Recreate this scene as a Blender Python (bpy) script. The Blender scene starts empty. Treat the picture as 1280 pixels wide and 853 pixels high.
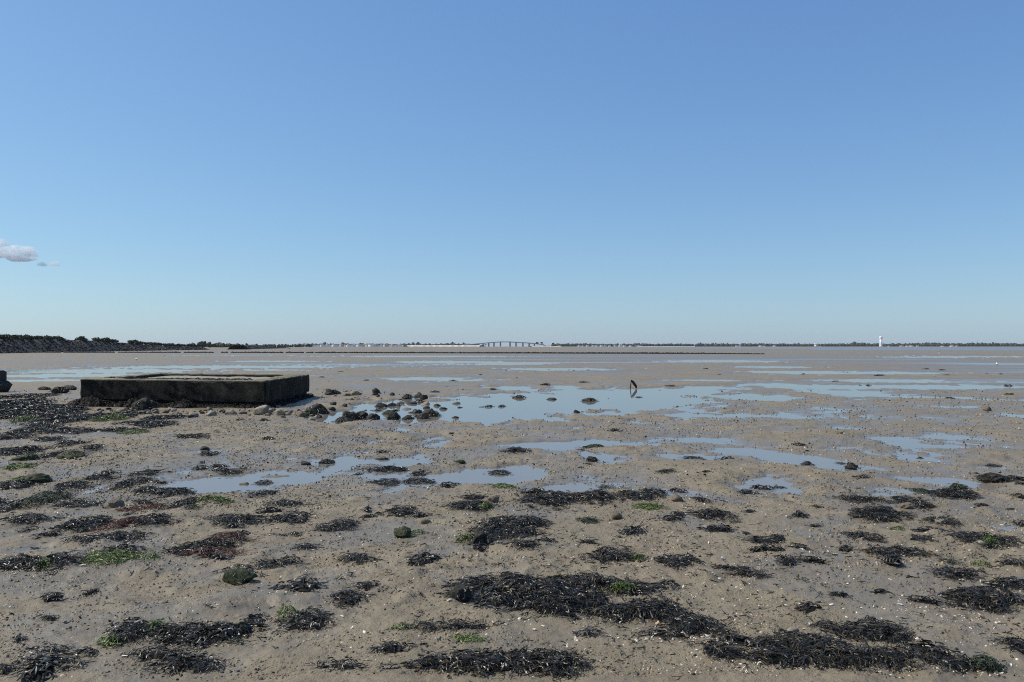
import bpy, math, random
import numpy as np
from mathutils import Vector

sc = bpy.context.scene
col = sc.collection
R = math.radians
rng = np.random.default_rng(7)
random.seed(7)

# ------------------------------------------------------------------ camera, sky, sun, exposure
F, EYE, HOR = 1033.0, 1.7, 433.5            # focal length in photo pixels, eye height, horizon row of the 1280x853 photo
cam_d = bpy.data.cameras.new('camera')
cam_d.sensor_width = 36.0
cam_d.lens = 36.0 * F / 1280.0
cam_d.clip_start, cam_d.clip_end = 0.1, 30000.0
cam = bpy.data.objects.new('camera', cam_d)
col.objects.link(cam)
cam.location = (0, 0, EYE)
cam.rotation_euler = (R(90) + math.atan((HOR - 426.5) / F), 0, 0)
sc.camera = cam

SUN_AZ, SUN_EL = -80.0, 48.0                # degrees: left of the view direction, height
world = bpy.data.worlds.new('World')
sc.world = world
world.use_nodes = True
wnt = world.node_tree
bg = wnt.nodes['Background']
sky = wnt.nodes.new('ShaderNodeTexSky')
sky.sky_type = 'NISHITA'
sky.sun_disc = False
sky.sun_elevation = R(SUN_EL)
sky.sun_rotation = R(SUN_AZ)
sky.air_density, sky.dust_density, sky.ozone_density = 1.0, 0.5, 1.0
sep = wnt.nodes.new('ShaderNodeSeparateColor')             # tone of the sky: a softer zenith-to-horizon contrast, as the photograph's exposure shows it
com = wnt.nodes.new('ShaderNodeCombineColor')
wnt.links.new(sky.outputs[0], sep.inputs[0])
for k, (g_, k_) in enumerate(((0.80, 1.01), (0.73, 1.545), (0.53, 2.87))):
    pw = wnt.nodes.new('ShaderNodeMath'); pw.operation = 'POWER'; pw.inputs[1].default_value = g_
    ml = wnt.nodes.new('ShaderNodeMath'); ml.operation = 'MULTIPLY'; ml.inputs[1].default_value = k_
    wnt.links.new(sep.outputs[k], pw.inputs[0]); wnt.links.new(pw.outputs[0], ml.inputs[0]); wnt.links.new(ml.outputs[0], com.inputs[k])
wnt.links.new(com.outputs[0], bg.inputs[0])
bg.inputs[1].default_value = 0.10
sun_d = bpy.data.lights.new('sun', 'SUN')
sun_d.energy = 4.6
sun_d.angle = R(0.5)
sun_d.color = (1.0, 0.93, 0.82)
sun = bpy.data.objects.new('sun', sun_d)
col.objects.link(sun)
sdir = Vector((math.sin(R(SUN_AZ)) * math.cos(R(SUN_EL)), math.cos(R(SUN_AZ)) * math.cos(R(SUN_EL)), math.sin(R(SUN_EL))))
sun.rotation_euler = sdir.to_track_quat('Z', 'Y').to_euler()
sc.view_settings.view_transform = 'Standard'
sc.view_settings.look = 'None'
sc.view_settings.exposure = 0.0
sc.view_settings.gamma = 1.0
sc.cycles.use_denoising = False
sc.cycles.pixel_filter_type = 'BLACKMAN_HARRIS'
sc.cycles.filter_width = 1.05
sc.cycles.max_bounces = 24
sc.cycles.volume_bounces = 24
sc.cycles.transparent_max_bounces = 12

# ------------------------------------------------------------------ small helpers
def yd(py):                                  # ground distance of a photo row
    return F * EYE / (py - HOR)
def P(px, py):                               # ground point of a photo pixel
    y = yd(py)
    return ((px - 640.0) / F * y, y)
def tag(o, label=None, cat=None, group=None, kind=None):
    if label: o['label'] = label
    if cat: o['category'] = cat
    if group: o['group'] = group
    if kind: o['kind'] = kind
    return o
def empty(name, loc, rz=0.0):
    o = bpy.data.objects.new(name, None)
    o.empty_display_size = 0.1
    col.objects.link(o)
    o.location = loc
    o.rotation_euler = (0, 0, rz)
    return o
def mesh_obj(name, me, parent=None, loc=None):
    o = bpy.data.objects.new(name, me)
    col.objects.link(o)
    if parent: o.parent = parent
    if loc: o.location = loc
    return o
def np_mesh(name, v, faces, mats, smooth=False, mi=None):
    """v (n,3), faces (m,k) array or list of arrays of equal-length rows"""
    me = bpy.data.meshes.new(name)
    if not isinstance(faces, list): faces = [faces]
    faces = [np.asarray(f, dtype=np.int32) for f in faces if len(f)]
    me.vertices.add(len(v))
    me.vertices.foreach_set('co', np.asarray(v, dtype=np.float32).ravel())
    nl = sum(f.size for f in faces); nf = sum(len(f) for f in faces)
    me.loops.add(nl)
    me.loops.foreach_set('vertex_index', np.concatenate([f.ravel() for f in faces]))
    me.polygons.add(nf)
    tot = np.concatenate([np.full(len(f), f.shape[1], dtype=np.int32) for f in faces])
    me.polygons.foreach_set('loop_start', np.concatenate([[0], np.cumsum(tot)[:-1]]).astype(np.int32))
    me.polygons.foreach_set('loop_total', tot)
    for m in (mats if isinstance(mats, (list, tuple)) else [mats]): me.materials.append(m)
    if mi is not None: me.polygons.foreach_set('material_index', np.asarray(mi, dtype=np.int32))
    if smooth: me.polygons.foreach_set('use_smooth', np.ones(nf, dtype=bool))
    me.update(calc_edges=True)
    me.validate()
    return me

_perm = np.random.default_rng(3).permutation(4096).astype(np.int64)
_perm = np.concatenate([_perm, _perm])
def perlin(x, y, seed=0):
    x = np.asarray(x, dtype=np.float64) + seed * 37.31
    y = np.asarray(y, dtype=np.float64) - seed * 19.73
    xi = np.floor(x).astype(np.int64); yi = np.floor(y).astype(np.int64)
    xf = x - xi; yf = y - yi
    u = xf * xf * xf * (xf * (xf * 6 - 15) + 10); v = yf * yf * yf * (yf * (yf * 6 - 15) + 10)
    def g(ix, iy, dx, dy):
        h = _perm[_perm[ix & 4095] + (iy & 4095)] * (2 * math.pi / 4096.0)
        return np.cos(h) * dx + np.sin(h) * dy
    a = g(xi, yi, xf, yf); b = g(xi + 1, yi, xf - 1, yf)
    c = g(xi, yi + 1, xf, yf - 1); d = g(xi + 1, yi + 1, xf - 1, yf - 1)
    return (a + u * (b - a) + v * ((c + u * (d - c)) - (a + u * (b - a)))) * 1.5
def sstep(a, b, x):
    t = np.clip((x - a) / (b - a), 0, 1)
    return t * t * (3 - 2 * t)

# ------------------------------------------------------------------ materials
class NT:
    def __init__(s, name):
        s.m = bpy.data.materials.new(name); s.m.use_nodes = True
        s.t = s.m.node_tree; s.p = s.t.nodes['Principled BSDF']; s.out = s.t.nodes['Material Output']
    def n(s, ty, **kw):
        o = s.t.nodes.new(ty)
        for k, v in kw.items(): setattr(o, k, v)
        return o
    def l(s, a, b): s.t.links.new(a, b)
    def noise(s, vec, scale, detail=4.0, rough=0.55, dist=0.0):
        o = s.n('ShaderNodeTexNoise'); o.inputs['Scale'].default_value = scale
        o.inputs['Detail'].default_value = detail; o.inputs['Roughness'].default_value = rough
        o.inputs['Distortion'].default_value = dist
        if vec is not None: s.l(vec, o.inputs['Vector'])
        return o.outputs['Fac']
    def ramp(s, fac, stops, interp='LINEAR'):
        o = s.n('ShaderNodeValToRGB'); e = o.color_ramp.elements; o.color_ramp.interpolation = interp
        while len(e) < len(stops): e.new(0.5)
        for k, (p, c) in enumerate(stops):
            e[k].position = p; e[k].color = (c[0], c[1], c[2], 1) if isinstance(c, (tuple, list)) else (c, c, c, 1)
        s.l(fac, o.inputs[0]); return o.outputs[0]
    def mixc(s, fac, a, b, bt='MIX'):
        o = s.n('ShaderNodeMix'); o.data_type = 'RGBA'; o.blend_type = bt
        for sock, v in ((o.inputs[0], fac), (o.inputs[6], a), (o.inputs[7], b)):
            if hasattr(v, 'links'): s.l(v, sock)
            elif isinstance(v, (tuple, list)): sock.default_value = (v[0], v[1], v[2], 1)
            else: sock.default_value = v
        return o.outputs[2]
    def mapr(s, v, a, b, c, d):
        o = s.n('ShaderNodeMapRange'); s.l(v, o.inputs[0])
        for k, x in enumerate((a, b, c, d)): o.inputs[1 + k].default_value = x
        return o.outputs[0]
    def math(s, op, a, b=None):
        o = s.n('ShaderNodeMath', operation=op)
        for k, v in enumerate((a, b)):
            if v is None: continue
            if hasattr(v, 'links'): s.l(v, o.inputs[k])
            else: o.inputs[k].default_value = v
        return o.outputs[0]
    def bump(s, h, strength, dist):
        o = s.n('ShaderNodeBump'); o.inputs['Strength'].default_value = strength; o.inputs['Distance'].default_value = dist
        s.l(h, o.inputs['Height']); s.l(o.outputs[0], s.p.inputs['Normal']); return o
    def pos(s): return s.n('ShaderNodeNewGeometry').outputs['Position']
    def island(s): return s.n('ShaderNodeNewGeometry').outputs['Random Per Island']
    def base(s, v):
        if hasattr(v, 'links'): s.l(v, s.p.inputs['Base Color'])
        else: s.p.inputs['Base Color'].default_value = (v[0], v[1], v[2], 1)
    def rough(s, v):
        if hasattr(v, 'links'): s.l(v, s.p.inputs['Roughness'])
        else: s.p.inputs['Roughness'].default_value = v

def mud_material():
    t = NT('wet_mud')
    pos = t.pos()
    sep = t.n('ShaderNodeSeparateXYZ'); t.l(pos, sep.inputs[0])
    n1 = t.noise(pos, 0.35, 5, 0.6); n2 = t.noise(pos, 3.0, 5, 0.65); n3 = t.noise(pos, 28.0, 4, 0.6)
    c = t.mixc(t.mapr(n1, .35, .65, 0, 1), MUD_A, MUD_B)
    c = t.mixc(t.mapr(n2, .4, .7, 0, .75), c, MUD_C)
    c = t.mixc(t.mapr(n3, .55, .75, 0, .5), c, MUD_D)
    # thin greenish algal film in patches
    n5 = t.noise(pos, 0.8, 5, 0.65)
    c = t.mixc(t.mapr(n5, .60, .74, 0, .35), c, (0.10, 0.105, 0.045))
    # the mud is wetter the closer it lies to the water level, and in films left by the tide
    n4 = t.noise(pos, 0.55, 6, 0.62, 0.4)
    film = t.mapr(n4, .505, .555, 0, 1)
    low = t.mapr(sep.outputs[2], 0.000, 0.036, 1, 0)
    wet = t.math('MAXIMUM', low, t.math('MULTIPLY', film, 0.62))
    c = t.mixc(t.math('MULTIPLY', wet, 0.55), c, MUD_WET)
    t.base(c)
    t.rough(t.mapr(wet, 0, 1, 0.74, 0.12))
    t.p.inputs['IOR'].default_value = 1.36
    h = t.math('ADD', t.math('MULTIPLY', t.noise(pos, 18, 6, 0.7), 1.0), t.math('MULTIPLY', t.noise(pos, 90, 4, 0.6), 0.35))
    h = t.math('MULTIPLY', h, t.mapr(t.math('MAXIMUM', low, t.math('MULTIPLY', film, 0.6)), 0, 1, 1.0, 0.12))    # saturated mud lies smooth
    t.bump(h, 0.75, 0.03)
    return t.m
MUD_A, MUD_B, MUD_C, MUD_D, MUD_WET = (0.266, 0.219, 0.146), (0.218, 0.180, 0.120), (0.160, 0.132, 0.087), (0.088, 0.072, 0.046), (0.132, 0.112, 0.079)
M_mud = mud_material()

def water_material():
    t = NT('shallow_water')
    t.t.nodes.remove(t.p)
    tr = t.n('ShaderNodeBsdfTransparent'); tr.inputs[0].default_value = (0.86, 0.87, 0.84, 1)
    gl = t.n('ShaderNodeBsdfGlossy'); gl.inputs['Roughness'].default_value = 0.015
    fr = t.n('ShaderNodeFresnel'); fr.inputs[0].default_value = 1.38
    b = t.n('ShaderNodeBump'); b.inputs['Strength'].default_value = 0.05; b.inputs['Distance'].default_value = 0.01
    t.l(t.noise(t.pos(), 9.0, 3, 0.5), b.inputs['Height'])
    t.l(b.outputs[0], gl.inputs['Normal']); t.l(b.outputs[0], fr.inputs['Normal'])
    df = t.n('ShaderNodeBsdfDiffuse'); df.inputs[0].default_value = (0.36, 0.335, 0.29, 1)      # silt held in the water
    m0 = t.n('ShaderNodeMixShader'); m0.inputs[0].default_value = 0.55
    t.l(tr.outputs[0], m0.inputs[1]); t.l(df.outputs[0], m0.inputs[2])
    mx = t.n('ShaderNodeMixShader')
    t.l(fr.outputs[0], mx.inputs[0]); t.l(m0.outputs[0], mx.inputs[1]); t.l(gl.outputs[0], mx.inputs[2])
    t.l(mx.outputs[0], t.out.inputs['Surface'])
    return t.m
M_water = water_material()

def frond_material(name, stops, rough=0.38, spec=0.5):
    t = NT(name)
    t.base(t.ramp(t.island(), stops))
    t.rough(rough)
    t.p.inputs['Specular IOR Level'].default_value = spec
    return t.m
M_wrack = frond_material('wrack', [(0, (0.010, 0.0095, 0.007)), (0.45, (0.021, 0.018, 0.011)), (0.75, (0.040, 0.033, 0.018)), (0.92, (0.070, 0.056, 0.030)), (0.97, (0.105, 0.085, 0.048)), (1, (0.16, 0.13, 0.085))], 0.40, .38)
M_wrack_dark = frond_material('dark_wrack', [(0, (0.006, 0.006, 0.005)), (0.8, (0.013, 0.012, 0.009)), (1, (0.03, 0.026, 0.018))], 0.6, .2)  # darker, rougher wrack for the basin's fringe and inner edge
M_gap_shade = NT('wrack_gap_shade'); M_gap_shade.base((0.011, 0.010, 0.008)); M_gap_shade.rough(0.7); M_gap_shade.p.inputs['Specular IOR Level'].default_value = .15; M_gap_shade = M_gap_shade.m  # near-black sheet under the fronds, paints the shade in their gaps
M_red = frond_material('red_weed', [(0, (0.05, 0.018, 0.010)), (0.6, (0.10, 0.035, 0.016)), (1, (0.19, 0.085, 0.035))], 0.5)
M_algae = frond_material('green_algae', [(0, (0.030, 0.055, 0.006)), (0.6, (0.085, 0.130, 0.014)), (1, (0.18, 0.23, 0.03))], 0.5)
M_moss = frond_material('dark_moss', [(0, (0.012, 0.020, 0.006)), (0.6, (0.022, 0.036, 0.009)), (1, (0.05, 0.075, 0.02))], 0.55)

def rock_material(name, a, b, c, low=None, ntop=None):
    t = NT(name)
    pos = t.pos()
    col_ = t.mixc(t.mapr(t.noise(pos, 7, 6, .65), .35, .65, 0, 1), a, b)
    col_ = t.mixc(t.mapr(t.noise(pos, 26, 4, .6), .52, .68, 0, .8), col_, c)
    t.base(col_); t.rough(0.74); t.p.inputs['Specular IOR Level'].default_value = .25
    t.bump(t.noise(pos, 32, 6, .7), 0.7, 0.02)
    return t.m
M_rock_pale = rock_material('pale_limestone', (0.33, 0.28, 0.21), (0.22, 0.18, 0.13), (0.10, 0.085, 0.06))
M_rock_tan = rock_material('tan_stone', (0.19, 0.15, 0.10), (0.13, 0.10, 0.07), (0.05, 0.045, 0.03))
M_rock_dark = rock_material('weed_stained_stone', (0.035, 0.032, 0.026), (0.020, 0.019, 0.015), (0.075, 0.065, 0.045))
M_rock_green = rock_material('mossy_stone', (0.050, 0.064, 0.018), (0.018, 0.022, 0.010), (0.075, 0.065, 0.040))
ROCK = {'p': M_rock_pale, 't': M_rock_tan, 'd': M_rock_dark, 'g': M_rock_green}

def concrete_material():
    t = NT('stained_shaded_concrete')
    geo = t.n('ShaderNodeNewGeometry'); pos = geo.outputs['Position']
    sep = t.n('ShaderNodeSeparateXYZ'); t.l(pos, sep.inputs[0])
    mp = t.n('ShaderNodeMapping'); mp.inputs['Scale'].default_value = (1, 1, 0.28); t.l(pos, mp.inputs['Vector'])
    streak = t.noise(mp.outputs[0], 5, 6, .7)
    side = t.mixc(t.mapr(streak, .35, .66, 0, 1), (0.008, 0.0072, 0.0055), (0.058, 0.049, 0.036))
    side = t.mixc(t.mapr(t.noise(pos, 2.2, 5, .6), .45, .60, 0, .9), side, (0.010, 0.011, 0.008))
    side = t.mixc(t.mapr(t.noise(pos, 22, 5, .7), .60, .72, 0, .6), side, (0.075, 0.068, 0.052))
    top = t.mixc(t.mapr(t.noise(pos, 2.3, 6, .65), .4, .62, 0, 1), (0.33, 0.285, 0.20), (0.19, 0.175, 0.10))
    top = t.mixc(t.mapr(t.noise(pos, 14, 6, .7), .5, .68, 0, .8), top, (0.30, 0.27, 0.20))
    nz = t.mapr(sep.outputs[2], 0.765, 0.805, 0, 1)         # black lichen below this line, darkened further to paint the walls' shade
    t.base(t.mixc(nz, side, top)); t.rough(0.8); t.p.inputs['Specular IOR Level'].default_value = .12
    t.bump(t.noise(pos, 16, 8, .75), 0.9, 0.05)
    return t.m
M_conc = concrete_material()
M_sediment = rock_material('shelly_sediment', (0.30, 0.28, 0.22), (0.20, 0.19, 0.14), (0.42, 0.40, 0.34))

def plain(name, c, rough=0.7, var=0.0, scale=3.0):
    t = NT(name)
    if var:
        d = tuple(x * (1 - var) for x in c)
        t.base(t.mixc(t.mapr(t.noise(t.pos(), scale, 4, .6), .35, .65, 0, 1), c, d))
    else: t.base(c)
    t.rough(rough); return t.m

# ------------------------------------------------------------------ the mudflat: one sheet from underfoot to the horizon
# standing pools: centre, half width, half height measured on the ground from the photograph, depth in metres
POOLS = [(545,514,105,13,.11),(660,508,125,12,.11),(770,499,95,10,.11),(850,490,45,4,.10),(940,497,55,3,.08),(885,485,30,2.2,.07),(475,514,45,11,.12),(450,521,30,6,.10),(415,522,16,6,.08),
 (120,464,130,2.2,.10),(70,470,90,2,.10),(45,476,70,2,.08),(260,459,140,1.6,.08),(340,463,60,1.2,.07),(350,470,55,1.6,.06),(330,452,70,1,.06),
 (120,567,16,6,.06),(285,607,75,9,.07),(345,594,55,6,.07),(425,579,45,5,.06),(380,600,30,5,.05),(262,564,23,2.6,.06),(75,600,10,3,.04),(45,690,50,9,.045),(60,572,12,3,.05),
 (498,577,45,5,.065),(470,590,45,7,.06),(540,600,75,8,.075),(600,597,50,8,.065),(637,590,35,7,.06),(540,548,26,3,.055),(470,552,14,4,.045),(450,566,40,3,.04),(530,556,25,3,.05),
 (665,559,50,5,.06),(650,588,22,7,.06),(752,554,50,3.5,.05),(748,571,34,6.5,.08),(705,563,25,4,.045),(690,612,35,5,.04),(760,606,75,9,.05),(840,617,45,7,.05),(700,640,30,4,.03),
 (870,571,42,5,.06),(850,549,40,4,.05),(930,565,45,5,.06),(900,552,30,4,.04),(945,611,36,9,.06),(905,626,40,6,.04),(975,572,30,6,.05),
 (1000,577,45,7,.06),(975,608,42,11,.06),(1046,560,26,3.2,.06),(1055,586,40,4.5,.05),(1150,571,55,7,.065),(1112,549,38,5,.05),(1190,547,38,5,.05),(1150,558,50,4,.05),(1225,568,15,3,.05),
 (1165,601,55,6,.055),(1125,613,55,6,.05),(1108,626,30,8,.045),(1235,585,28,3,.05),(1215,606,18,7,.05),(1262,660,25,9,.04),(1195,668,45,5,.04),(1270,576,12,4,.05),(1240,625,22,4,.04),(1040,692,22,6,.03),
 (480,536,60,3,.03),(620,545,60,3,.035),(700,534,60,2.5,.035),(800,530,50,3,.035),(880,520,45,3,.035),(1050,536,70,3,.035),(1000,521,50,2.5,.03),
 (540,474,45,2,.06),(560,453,55,1.2,.05),(640,455,50,1,.05),(700,462,70,1.5,.05),(640,485,25,2.2,.06),(705,484,20,2,.05),(590,476,35,1.2,.04),(740,467,60,1.2,.04),
 (1080,484,120,2.2,.07),(1200,484,90,1.4,.06),(1060,492,40,4,.06),(990,466,60,1.6,.06),(960,459,50,1.2,.05),(1120,467,55,1.4,.05),(1100,476,60,1.8,.05),(1230,446,70,.9,.06),(1150,447,60,.7,.05),
 (880,476,50,1.5,.05),(960,481,45,1.5,.05),(900,452,60,.8,.05),(1190,509,22,2,.05),(1270,520,14,2.5,.05),(1180,497,60,1.6,.04),(1240,500,40,1.4,.04),(300,444,140,.6,.05),(520,446,90,.6,.05)]
PW = []
for px, py, hw, hh, dep in POOLS:
    y0, y1 = yd(py + hh), yd(max(py - hh, HOR + 2)); yc = (y0 + y1) / 2
    if py > 535: dep *= .8
    PW.append(((px - 640) / F * yd(py), yc, hw / F * yd(py) * 1.05, (y1 - y0) / 2 * 1.05, dep))
MOUNDS = [(-9.3, 25.5, 5.0, 4.0, .05), (-14.5, 24, 4.5, 4.5, .06), (-5.6, 21.0, 1.4, 1.8, .03), (-6.5, 17.5, 4.5, 2.3, .05)]

def spacing(r): return np.maximum(0.004, 0.7 * r * r / (826 * EYE))
def H(x, y):
    x = np.asarray(x, dtype=np.float64); y = np.asarray(y, dtype=np.float64)
    r = np.hypot(x, y); sp = spacing(r) * 0.55
    far = sstep(25, 70, r)
    z = 0.052 - 0.014 * sstep(6.5, 9, r) - 0.008 * sstep(30, 60, r) + 0.02 * sstep(120, 220, r) * (x < 60)
    azm = x / np.maximum(y, 1.0)
    z = z - .015 * sstep(26, 42, r) * (1 - sstep(150, 230, r)) * sstep(-.33, -.05, azm) - (.004 + .010 * sstep(.05, .3, azm)) * sstep(9, 13, r) * (1 - sstep(26, 42, r))
    sx = 1.0 / (1 + 2.6 * far)
    for lam, amp, fs in ((60, .016, 1), (22, .018, 1), (8.5, .018, 1), (3.1, .016, 1), (1.25, .013, 0), (.5, .013, 0), (.21, .010, 0), (.085, .005, 0), (.04, .0026, 0)):
        w = 1 - sstep(lam * 0.25, lam * 0.7, sp)
        if lam >= 20: w = w * sstep(15, 60, r)
        z = z + amp * w * (1 + .5 * far) * perlin(x / lam * (sx if fs else 1), y / lam, int(lam * 100) % 97)
    # worm casts and ploughed crumbs: ridged small relief, patchy
    patch = sstep(-.15, .3, perlin(x / 2.2, y / 2.2, 51))
    for lam, amp in ((.16, .016), (.34, .022), (.8, .02)):
        w = 1 - sstep(lam * 0.3, lam * 0.9, sp)
        n = perlin(x / lam, y / lam, 61 + int(lam * 100))
        z = z + amp * w * patch * np.maximum(n - .12, 0) * 2.0
    edge = np.maximum(.25, 1.05 + .85 * perlin(x / .9, y / 1.7, 71) + .6 * perlin(x / .3, y / .6, 72))
    for cx, cy, rx, ry, dep in PW:
        m = (np.abs(x - cx) < rx * 2.2) & (np.abs(y - cy) < ry * 2.2)
        if not m.any(): continue
        q = ((x[m] - cx) / rx) ** 2 + ((y[m] - cy) / ry) ** 2
        z[m] -= dep * np.exp(-(q * edge[m]) ** 1.5 * .85)
    for cx, cy, rx, ry, dep in MOUNDS:
        z = z + dep * np.exp(-(((x - cx) / rx) ** 2 + ((y - cy) / ry) ** 2))
    z = np.maximum(z, -0.16)
    # the channel of open sea on the right, far out, and dry ground under the far coast
    az = x / np.maximum(y, 1)
    sea = sstep(.36, .40, az) * sstep(420, 560, r) * (y > 0)
    sea = np.maximum(sea, sstep(.05, .3, az) * sstep(900, 1300, r) * (y > 0))
    z = z - 1.2 * sea * (1 - sstep(2280, 2330, r))
    z = z + 2.0 * sstep(2260, 2420, r) + 1.0 * sstep(420, 900, r) * (az < -.27)
    return z
def Hs(x, y): return float(H(np.array([x]), np.array([y]))[0])

def build_mudflat():
    af = np.linspace(R(-37), R(37), 1000)
    ac = np.linspace(R(37), R(323), 90)[1:-1]
    ang = np.concatenate([af, ac])
    py = 433.5 + np.arange(0.72, 440, 0.86)[::-1] * 1.0
    rr = F * EYE / (py - HOR)
    rr = np.concatenate([[0.02, .8, 1.6, 2.4, 3.1], rr[rr > 3.7], [3000, 3600, 4500, 7000]])
    A, RR = np.meshgrid(ang, rr)
    x = np.sin(A) * RR; y = np.cos(A) * RR
    z = H(x.ravel(), y.ravel())
    v = np.stack([x.ravel(), y.ravel(), z], 1)
    na, nr = len(ang), len(rr)
    i = np.arange(nr - 1)[:, None] * na; j = np.arange(na)[None, :]; k = (j + 1) % na
    f = np.stack([i + j, i + k, i + na + k, i + na + j], -1).reshape(-1, 4)[:, ::-1]
    o = mesh_obj('mudflat', np_mesh('mudflat', v, f, M_mud, True))
    tag(o, kind='structure')
build_mudflat()
ca = np.linspace(0, 2 * math.pi, 96, endpoint=False)
wv = np.stack([np.cos(ca) * 410, np.sin(ca) * 410, 0 * ca], 1)
tag(mesh_obj('water', np_mesh('water', wv, np.arange(96)[None, :], M_water)), kind='structure')
def sea_material():
    t = NT('open_sea'); t.base((0.17, 0.185, 0.18)); t.rough(0.35)
    mp = t.n('ShaderNodeMapping'); mp.inputs['Scale'].default_value = (.35, 1, 1); t.l(t.pos(), mp.inputs['Vector'])
    t.bump(t.noise(mp.outputs[0], .9, 4, .6), .5, .3); return t.m
wv = np.concatenate([np.stack([np.cos(ca) * q, np.sin(ca) * q, 0 * ca], 1) for q in (410, 6990)])
kk = np.arange(96); k2 = (kk + 1) % 96
tag(mesh_obj('sea', np_mesh('sea', wv, np.stack([kk, kk + 96, k2 + 96, k2], 1), sea_material())), kind='structure')

# ------------------------------------------------------------------ generators: rocks, weed, foliage
def ico(sub):
    import bmesh
    bm = bmesh.new(); bmesh.ops.create_icosphere(bm, subdivisions=sub, radius=1)
    v = np.array([q.co[:] for q in bm.verts]); f = np.array([[q.index for q in p.verts] for p in bm.faces]); bm.free()
    return v, f
ICO = {k: ico(k) for k in (1, 2, 3, 4)}
def rock_verts(sub, sx, sy, sz, seed, amp=.28, cut=.35):
    v = ICO[sub][0].copy()
    s = seed * 1.37
    n = perlin(v[:, 0] * 1.1 + v[:, 2] * .9 + s, v[:, 1] * 1.1 - v[:, 2] * .7 + s, seed) * amp + perlin(v[:, 0] * 2.7 - v[:, 2] * 1.3, v[:, 1] * 2.7 + v[:, 2] * 2.1 + s, seed + 5) * amp * .45
    n = n + perlin(v[:, 0] * 6 + v[:, 2] * 3.1 + s, v[:, 1] * 6 - v[:, 2] * 4.3, seed + 9) * amp * .22 * (sub > 2)
    v = v * (1 + n)[:, None]
    rg = np.random.default_rng(seed)
    for _ in range(9):                        # a few broken facets
        d = rg.normal(size=3); d /= np.linalg.norm(d); lim = rg.uniform(.5, .85)
        q = v @ d; m = q > lim
        v[m] -= np.outer((q[m] - lim) * .85, d)
    v[:, 2] = np.where(v[:, 2] < -cut, -cut + (v[:, 2] + cut) * .3, v[:, 2])
    return v * np.array([sx, sy, sz])
def rock_mesh(name, sub, sx, sy, sz, seed, mat, amp=.36):
    return np_mesh(name, rock_verts(sub, sx, sy, sz, seed, amp), ICO[sub][1], mat, False)

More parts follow.
